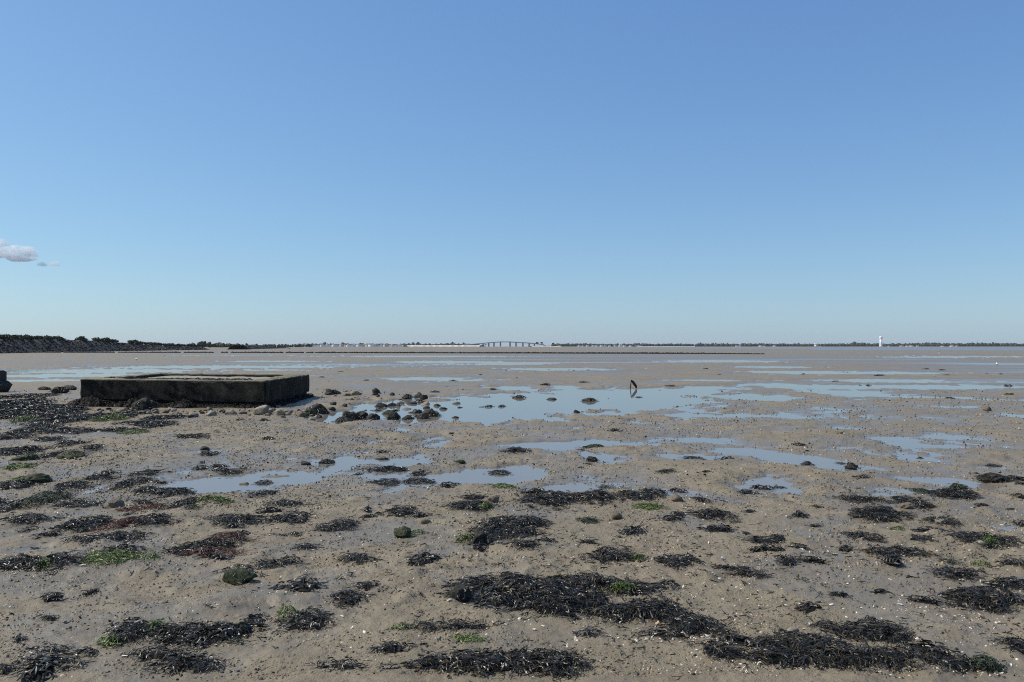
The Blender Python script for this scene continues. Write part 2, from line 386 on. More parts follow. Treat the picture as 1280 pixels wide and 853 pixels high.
def weed_meshes(name, ells, seed, s=1.0, dens=1.0, mat=None, bed=True, length=.048, width=.0052, gz=None, zoff=0.0, lift=.18, maxn=14000, rag=1.05):
    """ells: (x, y, rx, ry, h) relative to the root; gz(x, y) ground height relative to the root. Returns one mesh: a near-black underlayer for the shade in gaps and many forked fronds."""
    rg = np.random.default_rng(seed)
    ells = np.array(ells, dtype=float)
    ph = rg.uniform(0, 6.28, (len(ells), 5))
    lr = .10 * s + .22 * float(np.mean(np.minimum(ells[:, 2], ells[:, 3])))
    def ragged(x, y, q0):                     # torn outline and bare gaps
        return q0 + rag * (perlin(x / lr, y / lr, seed % 61) + .55 * perlin(x / lr * 2.7, y / lr * 2.7, seed % 53)) + .12
    def dome(x, y):
        z = np.zeros_like(x)
        for (cx, cy, rx, ry, h), p in zip(ells, ph):
            u = (x - cx) / rx; w = (y - cy) / ry
            th = np.arctan2(w, u)
            rm = 1 + .16 * np.sin(2 * th + p[0]) + .13 * np.sin(3 * th + p[1]) + .10 * np.sin(5 * th + p[2]) + .07 * np.sin(9 * th + p[3])
            q0 = 1 - (u * u + w * w) / (rm * rm)
            q = np.clip(q0, 0, 1)
            hh = h * q ** .6 * sstep(.0, .3, ragged(x, y, q0)) * (1 + .45 * perlin(x / (.16 * s + .1 * rx) + p[4], y / (.16 * s + .1 * ry), seed % 50))
            z = np.maximum(z, hh)
        return z
    V, FQ, nv = [], [], 0
    mi = []
    area = (math.pi * ells[:, 2] * ells[:, 3]).sum()
    n = int(min(maxn, max(50, area * 3.6 / (length * s * width * s * 2.2) * dens * .55)))
    pr = ells[:, 2] * ells[:, 3]; pr = pr / pr.sum()
    k = rg.choice(len(ells), n, p=pr)
    th = rg.uniform(0, 6.283, n); rr = np.sqrt(rg.uniform(0, 1, n)) * 1.04
    pk = ph[k]
    rm = 1 + .16 * np.sin(2 * th + pk[:, 0]) + .13 * np.sin(3 * th + pk[:, 1]) + .10 * np.sin(5 * th + pk[:, 2]) + .07 * np.sin(9 * th + pk[:, 3])
    x0 = ells[k, 0] + np.cos(th) * rr * rm * ells[k, 2]; y0 = ells[k, 1] + np.sin(th) * rr * rm * ells[k, 3]
    keep = ragged(x0, y0, 1 - rr * rr) > .10 + rg.normal(0, .10, n)
    keep |= (rg.uniform(size=n) < .10) & (rr > .7)           # loose pieces lying round the heap
    stray = rg.uniform(size=n) < .045
    x0 = np.where(stray, ells[k, 0] + (x0 - ells[k, 0]) * 1.45, x0); y0 = np.where(stray, ells[k, 1] + (y0 - ells[k, 1]) * 1.45, y0); keep |= stray
    if keep.sum() > 20: k, th, rr, x0, y0 = k[keep], th[keep], rr[keep], x0[keep], y0[keep]; n = len(x0)
    az = np.where(rg.uniform(size=n) < .5, th + rg.normal(0, .9, n), rg.uniform(0, 6.283, n))
    L = length * s * rg.uniform(.55, 1.5, n); W = width * s * rg.uniform(.6, 1.5, n)
    roll = rg.normal(0, .65, n); arch = rg.uniform(-.1, lift, n) * L; curv = rg.normal(0, 1.0, n)
    off = rg.uniform(0, .014, n) * s
    def section(t, da, wmul):
        a = az + curv * t * .8 + da
        px_ = x0 + np.cos(az + curv * t * .4 + da * .55) * L * t; py_ = y0 + np.sin(az + curv * t * .4 + da * .55) * L * t
        g = gz(px_, py_) if gz is not None else 0.0
        pz = g + dome(px_, py_) + zoff + off + arch * 4 * t * (1 - t) + arch * t * .5
        wx = -np.sin(a) * np.cos(roll); wy = np.cos(a) * np.cos(roll); wz = np.sin(roll)
        c = np.stack([px_, py_, pz], 1); w = np.stack([wx, wy, wz], 1) * (W * wmul * .5)[:, None]
        return np.stack([c - w, c + w], 1)
    fork = rg.uniform(.25, .75, n)
    secs = [section(0, 0, .6), section(.28, 0, .9), section(.52, 0, 1.15),
            section(.55, fork * .6, .9), section(.78, fork, 1.0), section(1.0, fork * 1.2, .45),
            section(.55, -fork * .6, .9), section(.80, -fork, 1.0), section(.95, -fork * 1.3, .5)]
    vv = np.stack(secs, 1).reshape(n, 18, 3)
    b = (np.arange(n) * 18)[:, None]
    quads = []
    for a, c in ((0, 1), (1, 2), (2, 3), (3, 4), (4, 5), (2, 6), (6, 7), (7, 8)):
        quads.append(np.concatenate([b + 2 * a, b + 2 * a + 1, b + 2 * c + 1, b + 2 * c], 1))
    V.append(vv.reshape(-1, 3)); q = np.stack(quads, 1).reshape(-1, 4); FQ.append(q); mi.append(np.zeros(len(q), int)); nv += n * 18
    if bed:
        for (cx, cy, rx, ry, h), p in zip(ells, ph):
            na, nr = 28, 7
            A, Q = np.meshgrid(np.linspace(0, 2 * math.pi, na, endpoint=False), np.linspace(0.02, 1, nr))
            rm = 1 + .16 * np.sin(2 * A + p[0]) + .13 * np.sin(3 * A + p[1]) + .10 * np.sin(5 * A + p[2]) + .07 * np.sin(9 * A + p[3])
            X = (cx + np.cos(A) * Q * rm * rx * .93).ravel(); Y = (cy + np.sin(A) * Q * rm * ry * .93).ravel()
            g = gz(X, Y) if gz is not None else 0.0
            Z = g + dome(X, Y) * .8 - .01 + zoff
            V.append(np.stack([X, Y, Z], 1))
            i = np.arange(nr - 1)[:, None] * na; j = np.arange(na)[None, :]; kk = (j + 1) % na
            f = np.stack([i + j, i + kk, i + na + kk, i + na + j], -1).reshape(-1, 4) + nv
            FQ.append(f); mi.append(np.ones(len(f), int)); nv += na * nr
    return np_mesh(name, np.concatenate(V), np.concatenate(FQ), [mat or M_wrack, M_gap_shade], False, np.concatenate(mi))

def leaf_ball(n, rx, ry, rz, seed, leaf):
    rg = np.random.default_rng(seed)
    # clumps of leaves on a lumpy ellipsoid
    cl = rg.normal(size=(14, 3)); cl /= np.linalg.norm(cl, axis=1)[:, None]; cl *= rg.uniform(.35, .8, (14, 1)); cl[:, 2] = np.abs(cl[:, 2]) * .9 - .1
    k = rg.integers(0, 14, n)
    d = rg.normal(size=(n, 3)); d /= np.linalg.norm(d, axis=1)[:, None]
    c = cl[k] + d * rg.uniform(.15, .42, (n, 1))
    c = c * np.array([rx, ry, rz]); c[:, 2] = np.maximum(c[:, 2], -rz * .3)
    a = rg.normal(size=(n, 3)); a /= np.linalg.norm(a, axis=1)[:, None]
    bb = np.cross(a, rg.normal(size=(n, 3))); bb /= np.linalg.norm(bb, axis=1)[:, None]
    s = leaf * rg.uniform(.6, 1.4, (n, 1))
    v = np.stack([c - a * s, c - bb * s * .55, c + a * s, c + bb * s * .55], 1).reshape(-1, 3)
    f = np.arange(n * 4).reshape(n, 4)
    return v, f

# ------------------------------------------------------------------ far shore: dyke, scrub, woods, village, bridge, water tower
def strip_mesh(path, prof, n, amp, seed, name, mats, taper=None):
    """sweep a cross profile (offset, height) along a ground path with lumpy displacement"""
    path = np.array(path, float)
    seg = np.r_[0, np.cumsum(np.hypot(*np.diff(path, axis=0).T))]
    t = np.linspace(0, seg[-1], n)
    px = np.interp(t, seg, path[:, 0]); py = np.interp(t, seg, path[:, 1])
    dx = np.gradient(px); dy = np.gradient(py); l = np.hypot(dx, dy); nx, ny = dy / l, -dx / l
    prof = np.array(prof, float)
    X = px[:, None] + nx[:, None] * prof[None, :, 0]; Y = py[:, None] + ny[:, None] * prof[None, :, 0]
    hs = np.ones(n) if taper is None else taper(t / seg[-1])
    Z = prof[None, :, 1] * hs[:, None] + amp * perlin(X * .5 + Y * .35, np.broadcast_to(prof[None, :, 1], X.shape) * 2 + Y * .3, seed)
    v = np.stack([X, Y, Z], -1).reshape(-1, 3); m = len(prof)
    i = np.arange(n - 1)[:, None] * m; j = np.arange(m - 1)[None, :]
    f = np.stack([i + j, i + j + 1, i + m + j + 1, i + m + j], -1).reshape(-1, 4)
    return np_mesh(name, v, f, mats, True)

M_dyke = rock_material('dyke_earth', (0.06, 0.052, 0.036), (0.035, 0.030, 0.022), (0.10, 0.09, 0.06))
M_grassy = plain('rough_grass', (0.105, 0.115, 0.045), .8, .45, .4)
M_armour = frond_material('armour_stone', [(0, (0.014, 0.012, 0.009)), (.8, (0.030, 0.026, 0.020)), (.95, (0.065, 0.056, 0.042)), (1, (0.20, 0.17, 0.13))], .9, .1)
M_bush = frond_material('bush_leaves', [(0, (0.022, 0.034, 0.012)), (.6, (0.045, 0.062, 0.020)), (1, (0.085, 0.105, 0.035))], .6, .3)
M_wood = frond_material('far_wood_leaves', [(0, (0.022, 0.032, 0.016)), (.6, (0.036, 0.048, 0.022)), (1, (0.060, 0.070, 0.032))], .7, .2)
M_bark = plain('bark', (0.06, 0.045, 0.035))
M_white = plain('white_render', (0.86, 0.85, 0.82), .6, .08, .2)
M_cream = plain('cream_render', (0.62, 0.55, 0.45), .6, .1, .2)
M_tiles = plain('clay_tiles', (0.30, 0.21, 0.165), .7, .3, 1.0)
M_slate = plain('grey_slates', (0.17, 0.18, 0.20), .6, .3, 1.0)
M_dark = plain('dark_opening', (0.03, 0.035, 0.04), .3)
M_deck = plain('pale_concrete', (.46, .46, .44), .7, .1, .05)
M_bridgec = plain('bridge_concrete', (0.30, 0.30, 0.29), .7, .15, .05)
M_pale = plain('pale_sand', (0.60, 0.53, 0.45), .85, .15, .02)
M_iron = plain('rusty_iron', (0.030, 0.022, 0.017), .75, .5, 30)

def dyke_taper(q): return 1.06 - .50 * sstep(.45, 1.0, q) - .08 * np.sin(np.asarray(q) * 9)
def dyke(path, hgt, seed, label, nrock, name='rock_dyke', grass=True):
    # path runs along the toe, land on its left side
    prof = [(.6, -.5), (0, 0), (-hgt * .7, hgt * .5), (-hgt * 1.4, hgt * .96), (-hgt * 1.6, hgt), (-hgt * 1.6 - 5, hgt + .1), (-hgt * 1.6 - 9, -.5)]
    me = strip_mesh(path, prof, 160, .25, seed, 'embankment', [M_dyke], dyke_taper)
    root = mesh_obj(name, me)
    tag(root, label, 'dyke')
    rg = np.random.default_rng(seed)
    pa = np.array(path, float); seg = np.r_[0, np.cumsum(np.hypot(*np.diff(pa, axis=0).T))]
    V, Fc, nv = [], [], 0
    for k in range(nrock):
        t = seg[-1] * rg.uniform(0, 1) ** 1.4
        x = np.interp(t, seg, pa[:, 0]); y = np.interp(t, seg, pa[:, 1])
        x2 = np.interp(t + 1, seg, pa[:, 0]); y2 = np.interp(t + 1, seg, pa[:, 1])
        if t + 1 > seg[-1]: x2, y2 = x + (pa[-1] - pa[-2])[0] / 60, y + (pa[-1] - pa[-2])[1] / 60
        l = math.hypot(x2 - x, y2 - y) or 1; nx, ny = (y2 - y) / l, -(x2 - x) / l
        q = rg.uniform(-.02, 1) ; off = -q * hgt * 1.45; z = q * hgt * .97 * float(dyke_taper(t / seg[-1]))
        s = rg.uniform(.25, .6)
        v = rock_verts(1, s, s * rg.uniform(.7, 1.2), s * rg.uniform(.5, .8), int(rg.integers(9999)), .3) 
        V.append(v + np.array([x + nx * off, y + ny * off, z])); Fc.append(ICO[1][1] + nv); nv += len(v)
    mesh_obj('rock_facing', np_mesh('rock_facing', np.concatenate(V), np.concatenate(Fc), M_armour), root)
    return root
toe = [(-104, 96), (-112, 150), (-125, 206), (-138, 262), (-145, 330), (-157, 430)]
dyke(toe, 3.5, 11, 'long dark rock-faced sea dyke running away on the far left', 2600)
dyke([(-143.5, 452), (-152, 480), (-160, 540), (-166, 620)], 2.3, 12, 'low dark rubble bank beyond the far end of the sea dyke', 500)

bush_me = []
for k in range(4):
    v, f = leaf_ball(900, 1.5, 1.3, 1.15, 30 + k, .16)
    bush_me.append(np_mesh('bush_leaves', v, f, M_bush))
tg = np.array(toe, float); sg = np.r_[0, np.cumsum(np.hypot(*np.diff(tg, axis=0).T))]
def toe_at(px):
    """point on the dyke crest seen at photo column px"""
    best = None
    for t in np.linspace(0, sg[-1], 800):
        x = np.interp(t, sg, tg[:, 0]) - 5.8; y = np.interp(t, sg, tg[:, 1])
        e = abs(x / y * F + 640 - px)
        if best is None or e < best[0]: best = (e, x, y, float(dyke_taper(t / sg[-1])))
    return best[1:]
BUSH = [(2, 1.25), (9, 1.35), (16, 1.1), (23, 1.3), (30, .95), (35, 1.25), (43, 1.0), (50, 1.05), (57, .95), (62, 1.1), (70, 1.05), (76, .85), (101, 1.15), (105, .85), (120, 1.05), (126, .85), (131, 1.1), (138, .95), (143, .8), (162, .95), (167, 1.0), (172, .9), (179, .7), (186, .8), (192, .75), (197, .8), (203, .7), (209, .75), (215, .8), (222, .75), (229, .7), (236, .8), (243, .75), (251, .7)]
for i, (px, s) in enumerate(BUSH):
    x, y, tp = toe_at(px)
    sc_ = s * y / 260 * .95
    o = mesh_obj('bush', bush_me[i % 4], None, (x, y, 3.5 * tp + .25 * sc_))
    o.scale = (sc_ * 1.15, sc_ * 1.5, sc_ * .95); o.rotation_euler = (0, 0, i * 1.7)
    tag(o, 'dark green bush on the crest of the left-hand sea dyke', 'bush', 'bushes along the crest of the sea dyke')

def wood(name, label, segs, seed, n, kind='stuff'):
    """a far wood: lumpy crowns along (px0, px1, distance, depth, height)"""
    rg = np.random.default_rng(seed); V, Fc, nv = [], [], 0
    for (p0, p1, d, dep, h, cnt) in segs:
        for k in range(cnt):
            y = d + rg.uniform(0, dep); x = (rg.uniform(p0, p1) - 640) / F * y
            r = h * rg.uniform(.35, .62); hh = h * (1 + .30 * perlin(x / 45, y / 45, seed)) * rg.uniform(.75, 1.12)
            v = rock_verts(2, r, r, hh * .52, int(rg.integers(99999)), .38, .9)
            V.append(v + np.array([x, y, hh * .48 + 1])); Fc.append(ICO[2][1] + nv); nv += len(v)
    o = mesh_obj(name, np_mesh(name, np.concatenate(V), np.concatenate(Fc), M_wood))
    tag(o, label, 'wood', None, kind); return o
wood('far_wood', 'dark green wood along the far shore right of the bridge',
     [(690, 840, 2480, 160, 9.8, 330), (840, 1130, 2480, 160, 10.0, 680), (1130, 1300, 2460, 160, 10.8, 420), (1060, 1082, 2480, 60, 13, 18), (868, 886, 2480, 60, 12, 10), (1165, 1200, 2460, 60, 12, 24)], 21, 0)
wood('far_wood', 'dark wooded ridge on the skyline behind the white village',
     [(372, 470, 2560, 200, 10, 260), (470, 600, 2560, 200, 10, 330), (402, 460, 2600, 60, 12.5, 26), (508, 524, 2560, 60, 12.5, 10), (555, 580, 2560, 60, 12, 14)], 22, 0)
wood('scrub', 'low dark scrub on the flat shore beyond the sea dyke',
     [(236, 300, 640, 200, 3.6, 50), (262, 390, 1000, 320, 4.2, 120), (248, 262, 640, 20, 5.0, 6), (268, 276, 700, 20, 5.0, 4), (336, 372, 900, 60, 3.4, 26)], 23, 0)

# sand banks of the far shore
def bank(name, p0, p1, d, h, label, cat):
    pts = [((p - 640) / F * d, d + 3 * math.sin(p * .7)) for p in np.linspace(p0, p1, 24)]
    o = mesh_obj(name, strip_mesh(pts, [(8, -.5), (2, h * .55), (-2, h * .9), (-7, h), (-20, h * .9), (-40, -.5)], 90, .25, int(p0), name, [M_pale]))
    tag(o, label, cat)
bank('sand_bank', 509, 600, 2230, 5.6, 'long pale sand bank left of the far bridge', 'bank')
bank('sand_bank', 665, 702, 2230, 3.0, 'short pale sand bank just right of the far bridge', 'bank')
bank('sand_bank', 797, 868, 2240, 2.6, 'low pinkish sand strip below the right-hand wood', 'bank')
bank('sand_bank', 598, 668, 2700, 2.4, 'pale sand strip seen between the bridge piers', 'bank')
bank('sand_bank', 1036, 1300, 2300, .9, 'thin pale beach at the foot of the wood and water tower', 'bank')

# houses
def house_meshes(w, d, h, rh, wall, roof, nm):
    v = [(-w/2,-d/2,-1),(w/2,-d/2,-1),(w/2,d/2,-1),(-w/2,d/2,-1),(-w/2,-d/2,h),(w/2,-d/2,h),(w/2,d/2,h),(-w/2,d/2,h),(-w/2,0,h+rh*.97),(w/2,0,h+rh*.97)]
    f4 = [(0,1,5,4),(2,3,7,6)]; f5 = [(1,2,6,9,5),(3,0,4,8,7)]
    n = len(v); e4, mi = [], [0, 0]
    for k, x in enumerate(np.linspace(-w*.33, w*.33, 3)):    # window and door openings on the seaward wall
        for z0, z1 in ((.1 if k == 1 else 1.0, 2.2), (3.6, 4.8)):
            if z1 > h - .2: continue
            b = len(v); y = -d/2 - .03
            v += [(x-.55,y,z0),(x+.55,y,z0),(x+.55,y,z1),(x-.55,y,z1)]; e4.append((b,b+1,b+2,b+3)); mi.append(1)
    body = np_mesh(nm + '_wall', np.array(v), [np.array(f4 + e4), np.array(f5)], [wall, M_dark], False, mi + [0, 0])
    o = .35
    rv = [(-w/2-o,-d/2-o,h-.15),(w/2+o,-d/2-o,h-.15),(w/2+o,0,h+rh+.05),(-w/2-o,0,h+rh+.05),(w/2+o,d/2+o,h-.15),(-w/2-o,d/2+o,h-.15)]
    rv += [(a, b, c - .25) for a, b, c in rv]
    rf = [(0,1,2,3),(3,2,4,5),(7,6,9,8),(8,9,11,10),(0,6,7,1),(4,10,11,5),(0,3,9,6),(3,5,11,9),(1,7,8,2),(2,8,10,4)]
    return body, np_mesh(nm + '_roof', np.array(rv), np.array(rf), roof)
HK = [house_meshes(11, 8, 5.4, 1.5, M_white, M_slate, 'house'), house_meshes(9, 8, 4.0, 1.5, M_white, M_slate, 'house'), house_meshes(14, 8, 3.6, 1.4, M_white, M_tiles, 'house'), house_meshes(10, 8, 5.4, 2.0, M_cream, M_tiles, 'house')]
def house(px, d, k, s, rz, label, group):
    y = d; x = (px - 640) / F * d
    root = empty('house', (x, y, 1.2), rz); root.scale = (s, s, s)
    mesh_obj('wall', HK[k][0], root); mesh_obj('roof', HK[k][1], root)
    tag(root, label, 'house', group)
hr = random.Random(5)
for px in (379, 383, 386, 390, 394, 399, 404, 409, 414, 417, 420, 424, 428, 432, 436, 441, 445, 449, 453, 456, 461, 465, 470, 474, 478, 482, 486, 491, 495, 500, 505):
    house(px + hr.uniform(-1, 1), hr.choice([2240, 2290, 2340, 2400]), hr.choice([0, 1, 1, 1, 2, 3]), hr.uniform(.95, 1.35), hr.uniform(-1.25, -.45), 'small white house in the far village left of the pale sand bank', 'houses of the far village on the left')
for px in (667, 680, 685, 699, 724, 728, 734, 741, 746, 752, 757, 762, 770, 775, 781, 789, 795, 800):
    house(px + hr.uniform(-1, 1), hr.choice([2330, 2380, 2420]), hr.choice([0, 1, 1, 2, 3]), hr.uniform(.6, .9), hr.uniform(-1.25, -.45), 'small pale house on the far shore just right of the bridge', 'houses on the far shore right of the bridge')
for px in (921, 925, 951, 955, 968, 1111, 1127, 1134, 1139, 1147, 1178, 1190, 1196):
    house(px, hr.choice([2400, 2440]), hr.choice([1, 2, 1]), hr.uniform(.6, .85), hr.uniform(-1.25, -.45), 'small white house below the wood on the right-hand far shore', 'houses below the wood on the right')

# flat white building by the shore
root = empty('white_building', ((1020.5 - 640) / F * 2380, 2380, 2.2), .1)
def boxv(x0, x1, y0, y1, z0, z1):
    v = np.array([(x, y, z) for z in (z0, z1) for y in (y0, y1) for x in (x0, x1)], float)
    f = np.array([(0, 2, 3, 1), (4, 5, 7, 6), (0, 1, 5, 4), (2, 6, 7, 3), (0, 4, 6, 2), (1, 3, 7, 5)])
    return v, f
def boxes(name, bs, mat, parent=None, loc=None):
    V, Fc = [], []
    for k, b in enumerate(bs):
        v, f = boxv(*b); V.append(v); Fc.append(f + 8 * k)
    return mesh_obj(name, np_mesh(name, np.concatenate(V), np.concatenate(Fc), mat), parent, loc)
boxes('wall', [(-4.2, 4.2, -4, 4, -1, 6.0)], M_white, root)
boxes('roof', [(-5.4, 5.4, -5, 5, 6.003, 8.2)], M_white, root)
boxes('window', [(-3.2, 3.2, -4.06, -4.003, 3.0, 5.0)], M_dark, root)
tag(root, 'white flat-topped building standing out of the wood left of the tower', 'building')

# water tower: tapered shaft, drum head, mast
def lathe(name, prof, n, mat, parent=None):
    prof = np.array(prof, float); a = np.linspace(0, 2 * math.pi, n, endpoint=False)
    v = np.stack([prof[:, 0:1] * np.cos(a), prof[:, 0:1] * np.sin(a), np.broadcast_to(prof[:, 1:2], (len(prof), n))], -1).reshape(-1, 3)
    i = np.arange(len(prof) - 1)[:, None] * n; j = np.arange(n)[None, :]; k = (j + 1) % n
    f = np.stack([i + j, i + k, i + n + k, i + n + j], -1).reshape(-1, 4)
    caps = [np.arange(n)[::-1][None, :], (np.arange(n) + (len(prof) - 1) * n)[None, :]]
    return mesh_obj(name, np_mesh(name, v, [f] + caps, mat), parent)
D = 2400
root = empty('water_tower', ((1101.2 - 640) / F * D, D, 0.5))
lathe('shaft', [(4.6, -1), (4.4, 1), (3.7, 12), (3.4, 22.5)], 28, M_white, root)
lathe('tank', [(3.3, 22.4), (3.9, 23.2), (4.3, 24.2), (4.4, 29.6), (4.1, 30.4), (2.0, 31.2)], 28, M_white, root)
lathe('mast', [(.9, 31), (.8, 36.5), (.3, 37), (.15, 40)], 10, plain('mast_paint', (.62, .45, .40)), root)
tag(root, 'tall white water tower with a drum head above the far wood', 'water tower')

# bridge: deck on a vertical curve over twin-leg piers
D = 2560
U = D / F
root = empty('bridge', (0, 0, 0))
def bx(px): return (px - 640) * U
def dz(py): return (434.0 - py) * U + .4
dk = [(578, 431.4), (584, 430.9), (590, 430.4), (596.4, 429.9), (603.9, 429.2), (610.9, 428.5), (617.5, 428.0), (625.6, 427.4), (637.6, 427.4), (645.1, 427.9), (653.6, 428.4), (661.5, 428.8), (668, 429.5), (674, 430.2), (680, 431.0)]
V, Fc, rails = [], [], []
for x, z in dk:
    for yy, zz in ((-6, 0), (-6, -.7), (-3, -1.9), (3, -1.9), (6, -.7), (6, 0)): V.append((bx(x), D + yy, dz(z) + zz))
for i in range(len(dk) - 1):
    for j in range(6): Fc.append((i*6+j, i*6+(j+1)%6, i*6+6+(j+1)%6, i*6+6+j))
mesh_obj('deck', np_mesh('deck', np.array(V), np.array(Fc), M_deck), root)
for yy in (-5.8, 5.8):
    V, Fc = [], []
    for x, z in dk: V += [(bx(x), D + yy - .15, dz(z) + .02), (bx(x), D + yy + .15, dz(z) + .02), (bx(x), D + yy + .15, dz(z) + 1.1), (bx(x), D + yy - .15, dz(z) + 1.1)]
    for i in range(len(dk) - 1):
        for j in range(4): Fc.append((i*4+j, i*4+(j+1)%4, i*4+4+(j+1)%4, i*4+4+j))
    mesh_obj('parapet', np_mesh('parapet', np.array(V), np.array(Fc), M_deck), root)
for px, py in dk[2:13]:
    x = bx(px); zt = dz(py) - 1.92
    V = [boxv(x - 2.3, x - .5, D - 3, D + 3, -1, zt), boxv(x + .5, x + 2.3, D - 3, D + 3, -1, zt), boxv(x - .497, x + .497, D - 2.9, D + 2.9, zt * .25, zt - .003)]
    mesh_obj('pier', np_mesh('pier', np.concatenate([a for a, b in V]), np.concatenate([b + 8 * i for i, (a, b) in enumerate(V)]), M_bridgec), root)
tag(root, 'long grey road bridge on tall piers at the middle of the horizon', 'bridge')

# a few trees one can tell apart
def tree(px, d, h, w, label, seed, name='pine_tree'):
    root = empty(name, ((px - 640) / F * d, d, 1.0))
    v, f = leaf_ball(900, w * .62, w * .62, h * .26, seed, h * .06)
    v[:, 2] += h * .72
    mesh_obj('crown', np_mesh('crown', v, f, M_wood), root)
    lathe('trunk', [(.35, -1), (.22, h * .55), (.1, h * .8)], 8, M_bark, root)
    tag(root, label, 'tree')
tree(671.5, 2400, 15, 7, 'left of two dark pines standing above the houses by the bridge', 41)
tree(677, 2400, 15.5, 6.5, 'right of two dark pines standing above the houses by the bridge', 42)
tree(691.5, 2420, 12.5, 7.5, 'lone dark pine at the left tip of the far right wood', 43)
tree(607, 2420, 8, 6, 'small dark tree seen under the left end of the bridge', 44, 'tree')

# ------------------------------------------------------------------ the old fish weir: a low line of dark stones
rg = np.random.default_rng(77); V, Fc, nv = [], [], 0
wx, wy = [20, 150, 330, 520, 700, 860, 950], [441.3, 441.4, 441.6, 442.0, 442.3, 442.7, 443.2]
for k in range(2300):
    px = 15 + 940 * (k + rg.uniform()) / 2300
    y = yd(np.interp(px, wx, wy)) * (1 + .004 * math.sin(px * .05)) + rg.normal(0, .35); x = (px - 640) / F * y
    hh = (.21 if px > 440 else .18) * (1 if px < 830 else max(.25, 1 - (px - 830) / 150))
    if perlin(px / 9.0, 3.3, 5) > .42 and px < 430: continue
    s = rg.uniform(.16, .34)
    v = rock_verts(1, s * 1.3, s, s * .75 + hh * .35, int(rg.integers(9999)), .3)
    V.append(v + np.array([x, y, Hs(x, y) + hh * rg.uniform(.2, .6)])); Fc.append(ICO[1][1] + nv); nv += len(v)
tag(mesh_obj('stone_weir', np_mesh('stone_weir', np.concatenate(V), np.concatenate(Fc), M_rock_dark)), 'long low line of dark stones crossing the whole flat far out', 'stone weir')

# ------------------------------------------------------------------ the concrete basin
CO = dict(FL=(-12.0, 23.0), FR=(-6.5, 21.8), BR=(-6.6, 26.9), BL=(-12.3, 28.4))
def lerp(a, b, t): return (a[0] + (b[0] - a[0]) * t, a[1] + (b[1] - a[1]) * t)
def quad_at(u, w):
    a = lerp(CO['FL'], CO['FR'], u); b = lerp(CO['BL'], CO['BR'], u); return lerp(a, b, w)
def ring_mesh(name, u0, z0, z1, ut, amp, mat, flare=0.0):
    """hollow walls: outer rectangle inset by u0, thickness ut (fractions of the quad), heights z0..z1"""
    V, Fc = [], []; nv = 0
    def grid(fn, nu, nw):
        nonlocal nv
        a, b = np.meshgrid(np.linspace(0, 1, nu), np.linspace(0, 1, nw), indexing='ij')
        pts = np.array([fn(s, t) for s, t in zip(a.ravel(), b.ravel())])
        i = np.arange(nu - 1)[:, None] * nw; j = np.arange(nw - 1)[None, :]
        V.append(pts); Fc.append(np.stack([i + j, i + nw + j, i + nw + j + 1, i + j + 1], -1).reshape(-1, 4) + nv); nv += nu * nw
    tw = ut
    o = [(u0, u0), (1 - u0, u0), (1 - u0, 1 - u0), (u0, 1 - u0)]; q = [(u0 + tw, u0 + tw), (1 - u0 - tw, u0 + tw), (1 - u0 - tw, 1 - u0 - tw), (u0 + tw, 1 - u0 - tw)]
    for k in range(4):
        a, b = o[k], o[(k + 1) % 4]; c, d = q[k], q[(k + 1) % 4]
        grid(lambda s, t: quad_at(*lerp(a, b, s)) + (z0 + (z1 - z0) * t,), 120, 14)
        grid(lambda s, t: quad_at(*lerp(lerp(a, b, s), lerp(c, d, s), t)) + (z1,), 120, 10)
        grid(lambda s, t: quad_at(*lerp(c, d, s)) + (z1 + (z0 - z1) * t,), 120, 12)
    v = np.concatenate(V); v0 = v.copy()
    key = np.round(v / .002).astype(int)
    a1 = v0[:, 0] * 1.0 + v0[:, 2] * .8; a2 = v0[:, 1] * 1.0 - v0[:, 2] * .9
    for lam, m in ((.8, 1.2), (.25, .6), (.1, .2)):
        for ax in range(3):
            v[:, ax] += amp * m * (.7 if ax == 2 else 1) * perlin(a1 / lam, a2 / lam, 200 + ax * 7 + int(lam * 100))
    chip = sstep(.22, .5, perlin(a1 / .45, a2 / .45, 303)) * sstep(z1 - .12, z1 - .01, v0[:, 2]) * (z1 > .5)
    v[:, 2] -= .055 * chip
    cx, cy = quad_at(.5, .5)
    low = np.clip((z1 - v0[:, 2]) / (z1 - z0), 0, 1) ** 2 * flare
    dv = v0[:, :2] - np.array([cx, cy]); dv /= np.linalg.norm(dv, axis=1)[:, None]
    v[:, :2] += dv * low[:, None]
    # rounded, spalled arris at the top
    _, idx, inv = np.unique(key, axis=0, return_index=True, return_inverse=True)
    inv = np.asarray(inv).ravel()
    f = inv[np.concatenate(Fc)]
    return np_mesh(name, v[idx], f, mat, False)
M_footing = rock_material('shade_black_footing', (0.014, 0.013, 0.010), (0.008, 0.008, 0.006), (0.045, 0.038, 0.028))  # near-black colour paints the shade of the undercut below the wall
root = empty('concrete_basin', quad_at(.5, .5) + (0,))
def keepw(o):
    o.parent = root; o.matrix_parent_inverse = root.matrix_world.inverted(); return o
root.matrix_world; bpy.context.view_layer.update()
keepw(mesh_obj('rim_wall', ring_mesh('rim_wall', 0, .24, .80, .095, .020, M_conc)))
keepw(mesh_obj('footing', ring_mesh('footing', .018, -.2, .27, .07, .07, M_footing, .36)))
nu = 60; a, b = np.meshgrid(np.linspace(.09, .91, nu), np.linspace(.09, .91, nu), indexing='ij')
pts = np.array([quad_at(s, t) for s, t in zip(a.ravel(), b.ravel())])
z = .715 + .02 * perlin(pts[:, 0] / .8, pts[:, 1] / .8, 4) + .012 * perlin(pts[:, 0] / .2, pts[:, 1] / .2, 5)
i = np.arange(nu - 1)[:, None] * nu; j = np.arange(nu - 1)[None, :]
